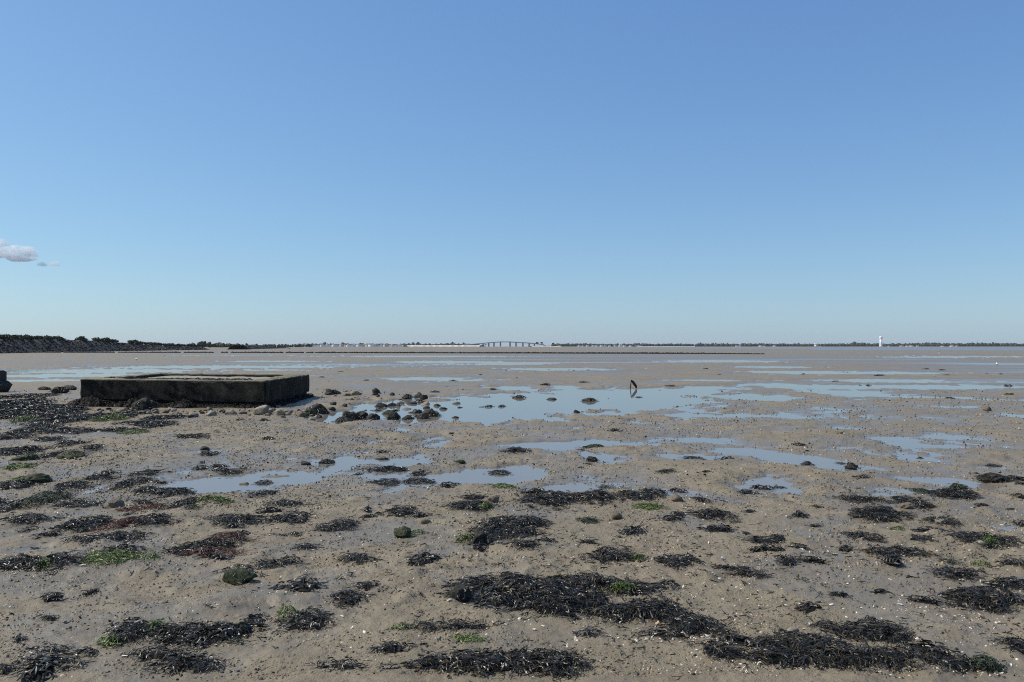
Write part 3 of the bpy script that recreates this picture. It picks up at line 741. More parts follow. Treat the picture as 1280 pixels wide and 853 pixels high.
keepw(mesh_obj('sediment_fill', np_mesh('sediment_fill', np.c_[pts, z], np.stack([i + j, i + nu + j, i + nu + j + 1, i + j + 1], -1).reshape(-1, 4), M_sediment, True)))
# weed hanging along the inner front edge and round the foot
e = []
for t in np.linspace(.10, .88, 26):
    x, y = quad_at(t, .115); e.append((x, y, .13, .10, .06))
keepw(mesh_obj('weed_edge', weed_meshes('weed_edge', e, 91, 1.0, 1.2, M_wrack_dark, True, gz=lambda x, y: .755 + 0 * x)))
e = []
for t in np.linspace(-.01, .60, 24):
    x, y = quad_at(t, -.035 + .012 * math.sin(t * 40)); e.append((x, y, .26, .22, .13 + .07 * math.sin(t * 23)))
for t in np.linspace(.62, 1.0, 12):
    x, y = quad_at(t, -.01); e.append((x, y, .22, .16, .07))
for t in np.linspace(.02, .95, 14):
    x, y = quad_at(1.01, t); e.append((x, y, .18, .25, .09))
keepw(mesh_obj('weed_fringe', weed_meshes('weed_fringe', e, 92, 1.2, 1.1, M_wrack_dark, True, gz=H, maxn=9000)))
tag(root, 'low rectangular concrete basin with black stained, shade-darkened walls and mossy rim', 'concrete basin')

# broken concrete post at the left edge
x, y = P(-4, 491)
root = empty('concrete_stump', (x, y, Hs(x, y)))
v = rock_verts(4, .66, .45, .36, 5, .22); v[:, 2] += .10
mesh_obj('plinth', np_mesh('plinth', v, ICO[4][1], M_rock_dark, True), root)
v = ICO[4][0].copy(); v = v / np.max(np.abs(v), axis=1)[:, None] ** .92
nn = .05 * perlin(v[:, 0] * 2 + v[:, 2] * 1.7, v[:, 1] * 2 - v[:, 2] * 1.4, 8) + .03 * perlin(v[:, 0] * 6 + v[:, 2] * 5, v[:, 1] * 6 - v[:, 2] * 4, 9)
v = v * (1 + nn)[:, None] * np.array([.30, .28, .44]); v[:, 0] += -.08 + .03 * v[:, 2]; v[:, 2] += .36
mesh_obj('post', np_mesh('post', v, ICO[4][1], M_rock_dark, False), root)
tag(root, 'dark broken concrete stump at the left edge of the picture', 'concrete stump')

# leaning iron stake in the pool
x, y = P(789, 486.3)
root = empty('iron_stake', (x, y, -.02))
def bar(name, pts, rad, mat, parent, flat=1.0):
    V, Fc = [], []; n = 8
    pts = [Vector(p) for p in pts]
    for k, p in enumerate(pts):
        t = (pts[min(k + 1, len(pts) - 1)] - pts[max(k - 1, 0)]).normalized(); u = t.cross(Vector((0, 1, 0))).normalized(); w = t.cross(u)
        r = rad[k] if isinstance(rad, (list, tuple)) else rad
        for j in range(n):
            a = 2 * math.pi * j / n; V.append(p + u * math.cos(a) * r + w * math.sin(a) * r * flat)
    for k in range(len(pts) - 1):
        for j in range(n): Fc.append((k*n+j, k*n+(j+1)%n, k*n+n+(j+1)%n, k*n+n+j))
    return mesh_obj(name, np_mesh(name, np.array([q[:] for q in V]), [np.array(Fc), np.array([list(range(n))[::-1], [len(V)-n+j for j in range(n)]])], mat), parent)
bar('post', [(-.04, 0, -.1), (-.035, 0, .06), (-.018, 0, .20), (.0, 0, .38)], [.022, .022, .020, .018], M_iron, root)
bar('brace', [(.0, 0, .375), (.06, .01, .31), (.12, .015, .225), (.18, .02, .145), (.20, .02, .10), (.202, .02, .045)], [.018, .050, .056, .052, .044, .028], M_iron, root, .5)
tag(root, 'rusty bent iron stake standing at the far end of the big pool', 'stake')

# ------------------------------------------------------------------ stones
def stone(px, py, hw, hh, kind, label, group=None, seed=None, parent=None, origin=(0, 0, 0), sink=.3, name='stone', tall=None):
    """py is the foot of the stone in the photograph"""
    x, y = P(px, py); u = y / F
    seed = seed if seed is not None else int(px * 7 + py * 13) % 9973
    sx = hw * u; sz = tall if tall else max(.5 * sx, hh * 2 * u * (.62 if kind != 'g' else .52))
    y += sx * .7
    me = rock_mesh(name, 4 if hw > 9 else 3 if hw > 3 else 2, sx, sx * .85, sz, seed, ROCK[kind])
    z = max(Hs(x, y), -.035) + sz * .25
    o = mesh_obj(name, me, parent, (x - origin[0], y - origin[1], z - origin[2]))
    if parent is None: tag(o, label, 'stone', group)
    if (kind == 'd' and hw >= 8) or kind == 'g':        # weed or moss growing over the stone
        fs = min(1.6, max(.8, y / 10))
        nm, mm = ('wrack_cap', M_wrack) if kind == 'd' else ('moss_cap', M_moss)
        el = [(0, 0, sx * .9, sx * .78, sz * .72), (sx * .45, -sx * .3, sx * .6, sx * .5, sz * .4)]
        mesh_obj(nm, weed_meshes(nm, el, seed + 3, fs, .9 if kind == 'd' else .16, mm, False, .045 if kind == 'd' else .018, .0055 if kind == 'd' else .0045, lift=.1), o)
    return o
ST = [
 (508,499,8,4,'d','dark stone at the back rim of the pool, left of the pale ones',0),(502,505,6,3,'t','tan stone third from the back in the pool cluster',0),
 (523,497,7,4,'d','flat dark stone at the rear edge of the pool cluster',0),(529,501,5,4.5,'d','black upright stone just behind the round pale stone in the pool',0),
 (531,506,6,4,'p','round pale stone standing in the pool cluster between black ones',0),(533,511,5,3.5,'d','small black stone touching the front of the round pale stone',0),
 (508,512,6,3,'p','flat pale stone low in the water near the middle of the pool cluster',0),(514,505.5,7,3,'d','low dark oval stone in the middle of the pool cluster',0),
 (569,505,6,3.2,'p','pale buff stone alone in the pool right of the cluster',0),(575,510,5,1.6,'d','thin dark slab in the water just in front of the lone buff stone',0),
 (546,508,5,3,'d','small dark stone between the pool cluster and the lone buff stone',0),(554,512,6,3,'d','dark stone with a pointed right end at the right of the pool cluster',0),
 (568,523,6,3.2,'d','dark pyramid stone in the pool near its front shore',0),(537,521,13,7,'d','largest dark boulder of the pool cluster, near the front shore',0),
 (528,524,8,5,'d','dark brown boulder leaning on the largest one in the pool',0),(520,517,8,4.5,'d','dark stone left behind the largest boulder in the pool',0),
 (490,525,9,8,'d','dark peaked boulder with a pale face near the front of the pool',0),(484,518,8,5,'g','greenish boulder touching the back of the peaked one in the pool',0),
 (508,525,7,4,'d','low dark boulder between the peaked one and the largest one',0),(476,509,9,4,'d','long dark stone at the left side of the pool cluster',0),
 (489,508,7,4,'d','dark blocky stone joined to the long one at left of the cluster',0),(482,502,5,2.5,'t','small brown stone at the left rear of the pool cluster',0),
 (472,499,3,2,'d','tiny dark stone alone at the left rear of the pool',0),(498,508,4,4,'d','narrow dark stone behind the flat pale stone',0),
 (436,525,12,8,'d','dark boulder at the left end of the pool',0),(449,524,11,7,'d','dark boulder second from the left end of the pool',0),
 (465,526,10,6,'d','rounded dark boulder third along the near left shore of the pool',0),(428,528,12,6,'d','low black boulder nearest the camera at the left end of the pool',0),
 (413,515,7,2.5,'d','flat dark stone in the small puddle left of the pool',0),(395,518,14,10,'d','large dark boulder off the right corner of the concrete basin',0),
 (386,522,10,9,'g','mossy grey boulder leaning beside the right corner of the concrete basin',0),(375,524,8,5,'t','brown boulder in the rubble before the right wall of the basin',0),
 (325,522,10,8.5,'p','big pale boulder in the rubble before the front wall of the basin',0),(337,520,5,4,'p','small pale stone right of the big pale boulder by the basin',0),
 (349,523,8,5,'p','wedge-shaped pale stone by the front right corner of the basin',0),(359,521,7,3.5,'p','low pale stone right of the wedge-shaped one by the basin',0),
 (286,522,8,4,'p','flat pale stone in the rubble before the middle of the basin wall',0),(262,524,8,5,'p','pale slab with dark pits in the rubble by the basin',0),
 (302,521,6,3.5,'t','brown stone between the flat pale and big pale stones by the basin',0),(410,492,4,3.5,'p','white topped stone on the mud bank behind the pool',0),
 (414,496,9,4.5,'d','dark stone group under the white topped stone behind the pool',0),(444,497,7,4,'p','pale stone lying on the mud bank left of the pool',0),(470,493,6,5,'d','dark wedge stone on the rear shore of the pool',0),
 (420,495,7,3,'d','dark stone right behind the white topped one on the bank',0),
 (173,517,14,10,'d','dark rounded boulder before the left part of the basin wall',0),(188,514,6,6,'d','narrow dark stone beside the rounded boulder at the basin wall',0),(192,521,5,3,'t','small brown stone in front of the rounded boulder at the basin wall',0),
 (147,518,6,2.5,'p','small white stone in the rubble near the left corner of the basin',0),(240,527,7,4,'p','pale stone half under weed in front of the basin',0),
 (70,493.5,12,5.5,'d','flat weathered boulder on the mud between stump and basin',0),(84,489,9,3,'d','thin dark slab behind the flat weathered boulder near the basin',0),(53,489,8,2.5,'d','low dark slab left of the flat weathered boulder',0),(97,508,4,2.5,'p','small pale stone at the very left foot of the basin',0),
 (1236,515,6.5,3.8,'t','round olive boulder alone on the flat far out on the right',0),
 (504,678,12,9,'g','green pyramid-shaped rock alone on the mud left of centre',0),(600,690,15,12,'d','black rounded rock at the left end of the wide centre weed mat',0),
 (846,632,9,5,'t','brown egg-shaped stone at the right end of the weed near centre',0),(771,654,8,5,'t','round tan stone on the bare mud right of centre',0),(792,668,7,3,'p','pale angular stone below the round tan stone',0),
 (142,637,14,6,'t','tan limpet-shaped rock among the weed at left',0),(178,635,9,5,'d','dark rock right of the tan limpet-shaped one',0),(60,760,13,5,'d','black broken stone on the bare mud at lower left',0),
 (615,633,13,6,'t','brown rock cluster right of the weed mound near centre',0),(610,640,9,4,'t','flat brown stone in front of the brown rock cluster',0),(532,660,9,5,'t','rough brown stone with shells right of the green pyramid rock',0),
 (288,739,22,9,'g','large dark green mossy rock at lower left',0),(42,607,16,6,'g','bright green mossy rock at the left edge',0),(84,576,15,6,'g','low green mossy rock by the puddle at left',0),(27,580,17,8,'g','green mossy rock under weed at the far left edge',0),
 (1010,582,9,4.5,'d','dark rock with a tail of weed in the puddle right of centre',0),(1066,587,9,5.5,'d','dark pointed rock right of the first one in the puddle',0),(1246,605,16,5.5,'d','long dark rock with a pale tip at the right edge of the puddles',0),
 (1196,603,5,3,'t','small tan stone with weed in the puddle at right',0),(991,804,9,4,'p','pale split stone beside the bottom right weed bed',0),(575,766,13,12,'d','black humped rock at the left end of the big weed mat',0),
 (1137,643,11,4,'t','brown stone under the weed left of the right-hand clumps',0),(1178,661,10,4,'p','pale flat stone wrapped in weed at right',0),(1087,681,9,3,'t','tan slab at the front of a small weed clump at right',0),
 (375,655,7,4,'p','pale grey stone beside the weed left of centre',0),(255,563,6,3,'d','small dark stone above the puddle at left',0),(406,580,10,4,'d','dark stone in the long puddle left of centre',0),(382,582,7,3.5,'d','rounder dark stone left of the one in the long puddle',0),(576,582,6,4,'g','small mossy stone right of the long puddles',0),
 (306,606,8,4.5,'t','brown weedy stone at the right end of the left puddle',0),(740,577,8,4,'d','dark weedy stone in the round puddle right of centre',0),(478,575,8,3,'d','flat dark stone above the long puddle',0),
 (1050,545,5,2,'t','small tan stone on the mud far right of the pool',0),(690,500,7,2.5,'d','low dark stone standing in the middle of the pool',0),(737,502,9,2,'d','dark flat stone right of the middle of the pool',0),(650,498,8,2,'d','low dark stone behind the middle of the pool',0),(721,517,4,2.8,'d','small dark upright stone by the front shore of the pool',0),
]
for px, py, hw, hh, k, lab, g in ST: stone(px, py, hw, hh, k, lab)
rg = np.random.default_rng(17)
for i in range(84):                          # the rest of the rubble at the foot of the basin
    px = 400 - 290 * rg.uniform() ** 1.3; py = 513 + (px - 120) * .022 + rg.normal(4, 3.0); s = rg.uniform(2.2, 5)
    if 150 < px < 205 and py < 515: py += 8
    k = 'pttddd'[rg.integers(6)]
    stone(px, py, s, s * .6, k, {'p': 'small pale stone', 't': 'small brown stone', 'd': 'small dark stone'}[k] + ' in the rubble along the foot of the concrete basin', 'rubble stones along the foot of the basin', seed=300 + i)

rg = np.random.default_rng(23)
for i in range(34):                          # stones thrown along the left shore of the pool
    px = rg.uniform(398, 545); py = 527 - (px - 400) * .04 + rg.normal(0, 1.6) if rg.uniform() < .6 else rg.uniform(496, 526)
    s_ = rg.uniform(2.0, 4.6)
    stone(px, py, s_, s_ * .6, 'dddt'[rg.integers(4)], 'small dark stone among the boulders at the left end of the pool', 'small stones at the left end of the pool', seed=900 + i)

# ------------------------------------------------------------------ seaweed
def clump(ells, label, extra=(), dens=1.0, kind='wrack', group='heaps of seaweed on the flat', cat='seaweed', low=1.0):
    px0, py0 = ells[0][0], ells[0][1]
    E, d0 = [], None
    for px, py, hw, hh in ells:
        yn = yd(py + hh); u = yn / F; rx = hw * u
        hgt = low * min(.12, max(.02, .19 * min(rx, hh * 2 * u)))
        vp = yn * yn / (F * EYE)
        dep = max(2 * hh - .75 * hgt / u, .7 * hh) * vp
        yc = yn + dep / 2
        E.append(((px - 640) / F * yc, yc, rx, dep / 2, hgt))
    ox, oy = E[0][0], E[0][1]; oz = Hs(ox, oy)
    s = min(2.2, max(1.0, oy / 9.0))
    gz = lambda x, y: np.maximum(H(x + ox, y + oy), -.01) - oz
    loc = [(a - ox, b - oy, c, d, e) for a, b, c, d, e in E]
    nm = {'wrack': 'wrack_heap', 'algae': 'algae_patch', 'moss': 'moss_patch', 'red': 'red_weed_tuft'}[kind]
    mm = {'wrack': M_wrack, 'algae': M_algae, 'moss': M_moss, 'red': M_red}[kind]
    seed = int(px0 * 3 + py0 * 7) % 9999
    if kind == 'wrack': me = weed_meshes(nm, loc, seed, s, dens, mm, True, gz=gz)
    else: me = weed_meshes(nm, loc, seed, s, dens * 1.5, mm, False, .038, .0042, gz=gz, lift=.08)
    o = mesh_obj(nm, me, None, (ox, oy, oz))
    tag(o, label, cat, group)
    for ex in extra:
        k, px, py, hw, hh = ex
        if k in 'pdtg': stone(px, py + hh, hw, hh, k, None, parent=o, origin=(ox, oy, oz), name='stone'); continue
        yn = yd(py + hh); u = yn / F; vp = yn * yn / (F * EYE); dep = max(2 * hh - 2, hh) * vp; yc = yn + dep / 2
        el = [((px - 640) / F * yc - ox, yc - oy, hw * u, dep / 2, .035 * s)]
        n2, m2 = {'A': ('green_algae', M_algae), 'M': ('moss', M_moss), 'R': ('red_weed', M_red)}[k]
        mesh_obj(n2, weed_meshes(n2, el, seed + 7, s, 1.6, m2, k == 'M', .036 if k != 'R' else .10, .0042, gz=gz, zoff=.006, lift=.06), o)
    return o
C = [
 ([(690,750,92,30),(650,765,60,18)], 'largest central mat of black wrack, left part of the big weed bed', [('d',578,756,9,8)]),
 ([(795,744,58,11)], 'black wrack streak reaching right from the big central mat', [('A',780,748,18,4)]),
 ([(800,774,58,17),(775,778,40,10)], 'humped black wrack mat below the streak right of the big mat', ()),
 ([(868,793,35,18)], 'rounded black wrack heap at the right end of the central weed bed', ()),
 ([(830,808,40,6)], 'thin wrack fringe along the front of the central weed bed', ()),
 ([(903,830,33,14)], 'wrack heap between the central bed and the bottom right bed', ()),
 ([(600,744,36,8)], 'slim wrack tuft at the top left of the big central mat', ()),
 ([(578,752,16,13)], 'wrack and green algae covering the humped rock left of the big mat', [('A',574,758,11,7)]),
 ([(630,843,100,20),(560,850,70,8),(700,848,40,14)], 'wide black wrack bed at the bottom edge below centre', ()),
 ([(420,849,28,5)], 'sliver of wrack at the bottom edge left of centre', ()),
 ([(1085,800,58,18)], 'upper lobe of the black wrack bed at the bottom right', ()),
 ([(985,822,58,19),(1000,840,70,14)], 'left lobe of the black wrack bed at the bottom right', ()),
 ([(1085,836,80,18)], 'front lobe of the black wrack bed at the bottom right', ()),
 ([(1195,846,50,9)], 'wrack with a green cushion at the bottom edge, far right', [('M',1230,846,17,7)]),
 ([(1232,758,55,17),(1200,757,26,11)], 'thick black wrack mat at the right edge', ()),
 ([(1262,741,26,9)], 'black wrack lobe above the thick mat at the right edge', ()),
 ([(1272,824,16,14)], 'wrack clump cut by the right edge near the bottom', ()),
 ([(1270,714,18,6)], 'small wrack clump at the right edge above the thick mat', ()),
 ([(1195,727,29,9)], 'flat brownish wrack clump above the thick mat at right', ()),
 ([(1120,699,44,8)], 'long flat wrack clump with ragged right end, lower right', ()),
 ([(1185,712,10,3)], 'dark green algae wisp right of the long flat clump', (), 'moss'),
 ([(1225,714,10,3)], 'second green algae wisp, nearer the right edge', (), 'algae'),
 ([(1232,682,46,9)], 'long wrack clump holding green algae and a pale stone at right', [('A',1238,684,12,4),('p',1226,688,7,3)]),
 ([(1078,677,26,7)], 'wrack clump over a tan slab at right', ()),
 ([(1150,678,14,4)], 'small wrack clump right of the one over the tan slab', ()),
 ([(1120,664,7,3)], 'tiny green tuft between wrack clumps at right', (), 'algae'),
 ([(1098,648,42,9)], 'broad lens-shaped wrack clump at right', ()),
 ([(1178,657,20,7)], 'wrack ring round a pale flat stone at right', ()),
 ([(1078,631,26,7)], 'wrack clump with brown crest, upper left of the right-hand group', ()),
 ([(1128,627,13,5)], 'small brown wrack clump topping a stone at right', ()),
 ([(1142,635,24,6)], 'low wrack tuft behind the broad lens-shaped clump', ()),
 ([(1190,619,28,9)], 'shaggy wrack heap in the puddle at right', [('M',1197,611,9,3)]),
 ([(1150,613,11,4)], 'small dark green tuft left of the shaggy heap in the puddle', (), 'moss'),
 ([(1245,600,20,5)], 'weed draped over the long dark rock at far right', ()),
 ([(1277,626,8,5)], 'brown tuft cut by the right edge', ()),
 ([(1276,656,7,5)], 'dark tuft cut by the right edge above the long clump', ()),
 ([(957,681,22,6)], 'loose brown black wrack scatter right of centre', ()),
 ([(938,724,23,7)], 'thin ragged wrack scatter below right of centre', ()),
 ([(892,649,30,8)], 'oval wrack clump of pale streaked fronds right of centre', ()),
 ([(877,629,9,5)], 'small wrack tuft above the oval pale streaked clump', ()),
 ([(838,655,13,4)], 'little brown tuft left of the oval pale streaked clump', ()),
 ([(846,710,28,9)], 'peaked wrack clump below and right of centre', ()),
 ([(768,704,37,9)], 'arched wrack clump left of the peaked one', [('A',797,710,8,3)]),
 ([(738,806,19,6)], 'small isolated wrack tuft under the big central mat', ()),
 ([(695,626,26,11),(665,629,22,6)], 'humped left end of the wrack row near centre', ()),
 ([(740,627,36,8)], 'low right end of the wrack row near centre', ()),
 ([(800,624,28,7)], 'wrack clump right of the row, with a brown stone beside it', ()),
 ([(818,616,16,4)], 'dark crest of wrack behind the clump with the brown stone', ()),
 ([(812,637,16,5)], 'patch of green algae in front of the clump with the brown stone', (), 'algae'),
 ([(738,656,14,4)], 'mossy streak left of the round tan stone', (), 'moss'),
 ([(640,660,50,13),(630,672,45,10)], 'wide shaggy wrack mound just left of centre', ()),
 ([(600,680,22,9)], 'weed and bright algae over the black rock by the wide mound', [('A',583,680,10,6)]),
 ([(655,693,20,7)], 'small wrack heap in front of the wide mound', ()),
 ([(588,637,28,9)], 'wrack mound beside the brown rock cluster', [('A',608,640,6,3)]),
 ([(594,625,16,4)], 'dark wrack crest behind the brown rock cluster', ()),
 ([(630,611,14,3)], 'green algae wisp above the brown rock cluster', (), 'algae'),
 ([(501,644,24,7)], 'lone oval wrack clump left of centre', ()),
 ([(522,672,9,3)], 'bright algae streak trailing from the green pyramid rock', (), 'algae'),
 ([(423,662,26,9)], 'lone domed wrack clump left of the green pyramid rock', ()),
 ([(367,651,26,9)], 'wrack clump beside a pale grey stone', ()),
 ([(300,654,38,8)], 'long wrack clump left of the pale grey stone', ()),
 ([(357,633,21,5)], 'flat wrack clump below the end of the left puddle', ()),
 ([(330,619,20,4)], 'thin wrack strip in the left puddle', ()),
 ([(384,689,15,5)], 'small wrack tuft on bare mud left of centre', ()),
 ([(449,707,22,7)], 'low ragged wrack tuft in the lower left middle', ()),
 ([(347,712,26,10)], 'domed wrack clump right of the mossy rock', ()),
 ([(310,727,14,4),(288,722,14,4)], 'wrack fringe behind the mossy rock at lower left', ()),
 ([(438,757,25,10)], 'wrack clump with a white shell, lower left middle', ()),
 ([(463,740,17,6)], 'small wrack tuft above the clump with a white shell', ()),
 ([(385,785,33,14)], 'domed wrack clump with yellow green algae on its left', [('A',358,779,13,5)]),
 ([(565,795,48,7)], 'long thin wrack strip below the humped rock', ()),
 ([(588,811,20,6)], 'vivid green algae patch above the bottom weed bed', (), 'algae'),
 ([(501,795,10,4)], 'small green algae fleck left of the thin wrack strip', (), 'algae'),
 ([(168,801,36,17)], 'wrack mound edged with green algae at bottom left', [('A',140,815,14,6),('A',195,800,9,7)]),
 ([(250,804,75,14),(290,797,40,12),(200,830,40,7)], 'long wrack drift slanting across the bottom left', ()),
 ([(235,840,42,16)], 'wrack drift at the bottom edge under the long slanting one', ()),
 ([(70,840,45,9)], 'flat wrack strip at the bottom left corner', ()),
 ([(12,850,18,5)], 'sliver of wrack in the very bottom left corner', ()),
 ([(68,824,22,6)], 'brown wrack scatter above the strip at the bottom left corner', ()),
 ([(48,711,56,14)], 'broad black wrack bank at the left edge', [('A',58,716,12,4)]),
 ([(138,705,38,9)], 'bright green algae bank with black wrack along its top', (), 'algae'),
 ([(158,697,24,5)], 'black wrack crest lying on the bright green algae bank', ()),
 ([(186,704,12,4)], 'small green tuft right of the bright green algae bank', (), 'algae'),
 ([(258,691,42,11)], 'wrack clump tangled with red weed at left', [('R',285,682,22,6),('R',262,698,34,4)]),
 ([(110,657,34,12)], 'black wrack mound, left of a pair at left', ()),
 ([(186,657,34,8)], 'black and reddish wrack clump, right of a pair at left', [('R',150,660,20,8)]),
 ([(138,678,42,11)], 'black wrack mound in front of the pair at left', ()),
 ([(40,651,30,7)], 'low wrack streak left of the black mounds', ()),
 ([(180,638,28,4)], 'strand of rust red weed lying on the mud at left', (), 'red'),
 ([(37,665,9,4)], 'small dark weed tuft at the left edge between streaks', ()),
 ([(56,626,24,13)], 'dark mossy weed mound at the left edge', (), 'moss'),
 ([(95,632,28,6)], 'wrack tail right of the dark mossy mound', ()),
 ([(14,635,22,9)], 'wrack heap left of the dark mossy mound', ()),
 ([(18,610,24,9)], 'wrack heap beside the bright green rock at the left edge', ()),
 ([(88,610,18,6)], 'wrack clump right of the bright green rock', ()),
 ([(125,599,20,4)], 'flat wrack streak by the puddle at left', ()),
 ([(166,605,18,9)], 'dark wrack mound at the left end of the left puddle', ()),
 ([(182,614,10,5)], 'small wrack lump between two mounds at the left puddle', ()),
 ([(216,615,28,8)], 'long wrack mound in the left puddle', ()),
 ([(233,633,18,7)], 'wrack clump in front of the left puddle', ()),
 ([(268,631,22,4)], 'green algae strip right of the clump before the left puddle', (), 'algae'),
 ([(241,640,8,3)], 'dark green tuft under the clump before the left puddle', (), 'moss'),
 ([(185,592,14,4)], 'brown weed tuft above the left puddle', ()),
 ([(252,586,10,3)], 'small dark weed tuft above the left puddle, to the right', ()),
 ([(292,591,12,3)], 'tiny weed bar above the right part of the left puddle', ()),
 ([(30,517,72,15),(5,510,40,10)], 'broad bed of dark weed between the stump and the basin', [('A',32,529,10,3)]),
 ([(85,528,42,7)], 'weed bar right below the broad weed bed', ()),
 ([(24,588,16,4)], 'bright green algae smear below the green rock at the far left edge', (), 'algae'),
 ([(165,545,18,2.5)], 'faint green algae smear on the mud below the basin', (), 'algae'),
 ([(28,602,12,3)], 'small green algae cushion left of the bright green mossy rock', (), 'algae'),
 ([(140,524,32,5)], 'dark weed strip near the left corner of the basin', [('A',138,528,20,3)]),
 ([(20,499,36,5)], 'weed patch at the foot of the stump', ()),
 ([(43,541,22,6)], 'domed weed heap below the broad weed bed', ()),
 ([(75,542,18,4)], 'second smaller domed weed heap beside the first', ()),
 ([(105,544,18,3)], 'flat tail of weed right of the domed heaps', ()),
 ([(18,549,26,3.5)], 'thin weed line at the left edge below the broad bed', ()),
 ([(62,553,20,3)], 'thin brown weed line below the domed heaps', ()),
 ([(92,558,14,4)], 'low weed lens above the green mossy rock', ()),
 ([(22,566,32,8)], 'weed heap above the green rock at the left edge', ()),
 ([(116,562,9,4)], 'brown weed lump at the top of the puddle by the green rock', ()),
 ([(68,570,15,3)], 'weed strip touching the low green mossy rock', ()),
 ([(150,543,26,2.5)], 'long thin weed bar left below the basin', ()),
 ([(195,536,26,4)], 'dark weed bar below the left part of the basin', ()),
 ([(205,527,24,4)], 'weed tangle in front of the rubble, left of middle', ()),
 ([(166,534,14,3)], 'low weed lens with stones below the basin corner', ()),
 ([(240,549,20,2.5)], 'thin weed bar below the middle of the basin', ()),
 ([(480,587,20,5)], 'wrack strip in the long puddle left of centre', ()),
 ([(482,603,21,5)], 'wrack bar on the lower edge of the long puddle', ()),
 ([(521,601,18,5)], 'wrack bar right of the one on the long puddle', ()),
 ([(524,592,10,3.5)], 'small brown wrack tuft above the right wrack bar', ()),
 ([(331,603,10,4)], 'small wrack tuft in the left puddle near its right end', ()),
 ([(624,591,13,4)], 'small wrack tuft in the puddle near centre', ()),
 ([(645,566,15,4)], 'wrack tuft in the upper puddle near centre', ()),
 ([(740,560,13,1.8)], 'thin algae strip in the narrow upper puddle right of centre', (), 'moss'),
 ([(865,573,10,3)], 'small wrack tuft in the puddles right of centre', ()),
 ([(832,593,12,3)], 'small brown tuft on the mud right of centre', ()),
 ([(757,609,7,2)], 'dark green fleck in the wet film right of centre', (), 'moss'),
 ([(1140,631,10,3)], 'small weed bar just left of the shaggy heap', ()),
 ([(998,690,14,3)], 'small dark scrap above the lower right long flat clump', ()),
 ([(1082,600,10,2)], 'short weed bar under the dark pointed rock', ()),
]
for row in C:
    ells, lab, ex = row[:3]; kd = row[3] if len(row) > 3 else 'wrack'
    clump(ells, lab, ex, kind=kd, cat='algae' if kd in ('algae', 'moss') else 'seaweed')

tag(mesh_obj('weed_litter', weed_meshes('weed_litter', [(0.0, 8.0, 5.2, 4.0, .0), (-6.0, 14.0, 4.0, 5.0, .0), (2.0, 6.2, 3.4, 2.0, .0)], 808, 1.15, 1.0, M_wrack, False, gz=H, maxn=6500, rag=1.6)),
    'loose dark weed fronds littering the mud between the heaps', 'weed litter', None, 'stuff')

# small scraps of weed: every one an object, sharing a few meshes
scrap_me = []
for k in range(7):
    rg = np.random.default_rng(500 + k)
    e = [(rg.normal(0, .05), rg.normal(0, .05), rg.uniform(.05, .13), rg.uniform(.04, .08), .03) for _ in range(2)]
    scrap_me.append(weed_meshes('weed_scrap', e, 600 + k, 1.0, 1.0, M_wrack, True, .06, .010))
rg = np.random.default_rng(55); ns = 0
while ns < 180:
    py = 462 + 390 * rg.uniform() ** 1.45; px = rg.uniform(-20, 1300)
    if py > 690 and rg.uniform() < .5: continue
    if px > 640 and 500 < py < 560 and rg.uniform() < .5: continue
    if 95 < px < 395 and 455 < py < 522: continue
    if perlin(px / 140, py / 40, 9) < -.12: continue
    x, y = P(px, py); s = .35 + .8 * rg.uniform() ** 1.6 * (1 + .9 * float(sstep(10, 40, y))) 
    o = mesh_obj('weed_scrap', scrap_me[ns % 7], None, (x, y, max(Hs(x, y), -.005))); o.rotation_euler = (0, 0, rg.uniform(0, 6.28))
    o.scale = (s * 1.2, s, s)
    tag(o, 'small scrap of dark weed lying loose on the mud', 'seaweed', 'loose scraps of dark weed on the mud'); ns += 1

# ------------------------------------------------------------------ shells, shell grit, crumbs of mud
M_shell = frond_material('shell', [(0, (0.42, 0.38, 0.30)), (.4, (0.62, 0.57, 0.47)), (.8, (0.74, 0.71, 0.64)), (1, (0.38, 0.24, 0.13))], .45)
def obj_random(name, stops, rough):
    t = NT(name); oi = t.n('ShaderNodeObjectInfo'); t.base(t.ramp(oi.outputs['Random'], stops)); t.rough(rough); return t.m
M_shell1 = obj_random('whole_shell', [(0, (0.46, 0.42, 0.34)), (.45, (0.62, 0.57, 0.48)), (.8, (0.72, 0.69, 0.62)), (.92, (0.40, 0.27, 0.16)), (1, (0.35, 0.30, 0.24))], .45)
shell_me = []
for k in range(5):
    n, m = 14, 5; V, Fc = [], []
    for i in range(m):
        q = i / (m - 1)
        for j in range(n):
            a = -1.35 + 2.7 * j / (n - 1)
            rr_ = q * (1 + .06 * math.cos(j * 3.1)) * (1 - .15 * (k == 3) * math.cos(a))
            V.append((math.sin(a) * rr_ * (1 - .1 * k / 4), math.cos(a) * rr_ - .5, .42 * math.sin(min(1, q * 1.05) * 2.6) * (1 - .3 * abs(a) / 1.35) + (.03 if j % 2 else 0) * q))
    for i in range(m - 1):
        for j in range(n - 1): Fc.append((i*n+j, i*n+j+1, i*n+n+j+1, i*n+n+j))
    shell_me.append(np_mesh('shell', np.array(V), np.array(Fc), M_shell1, True))
rg = np.random.default_rng(66)
placed = 0
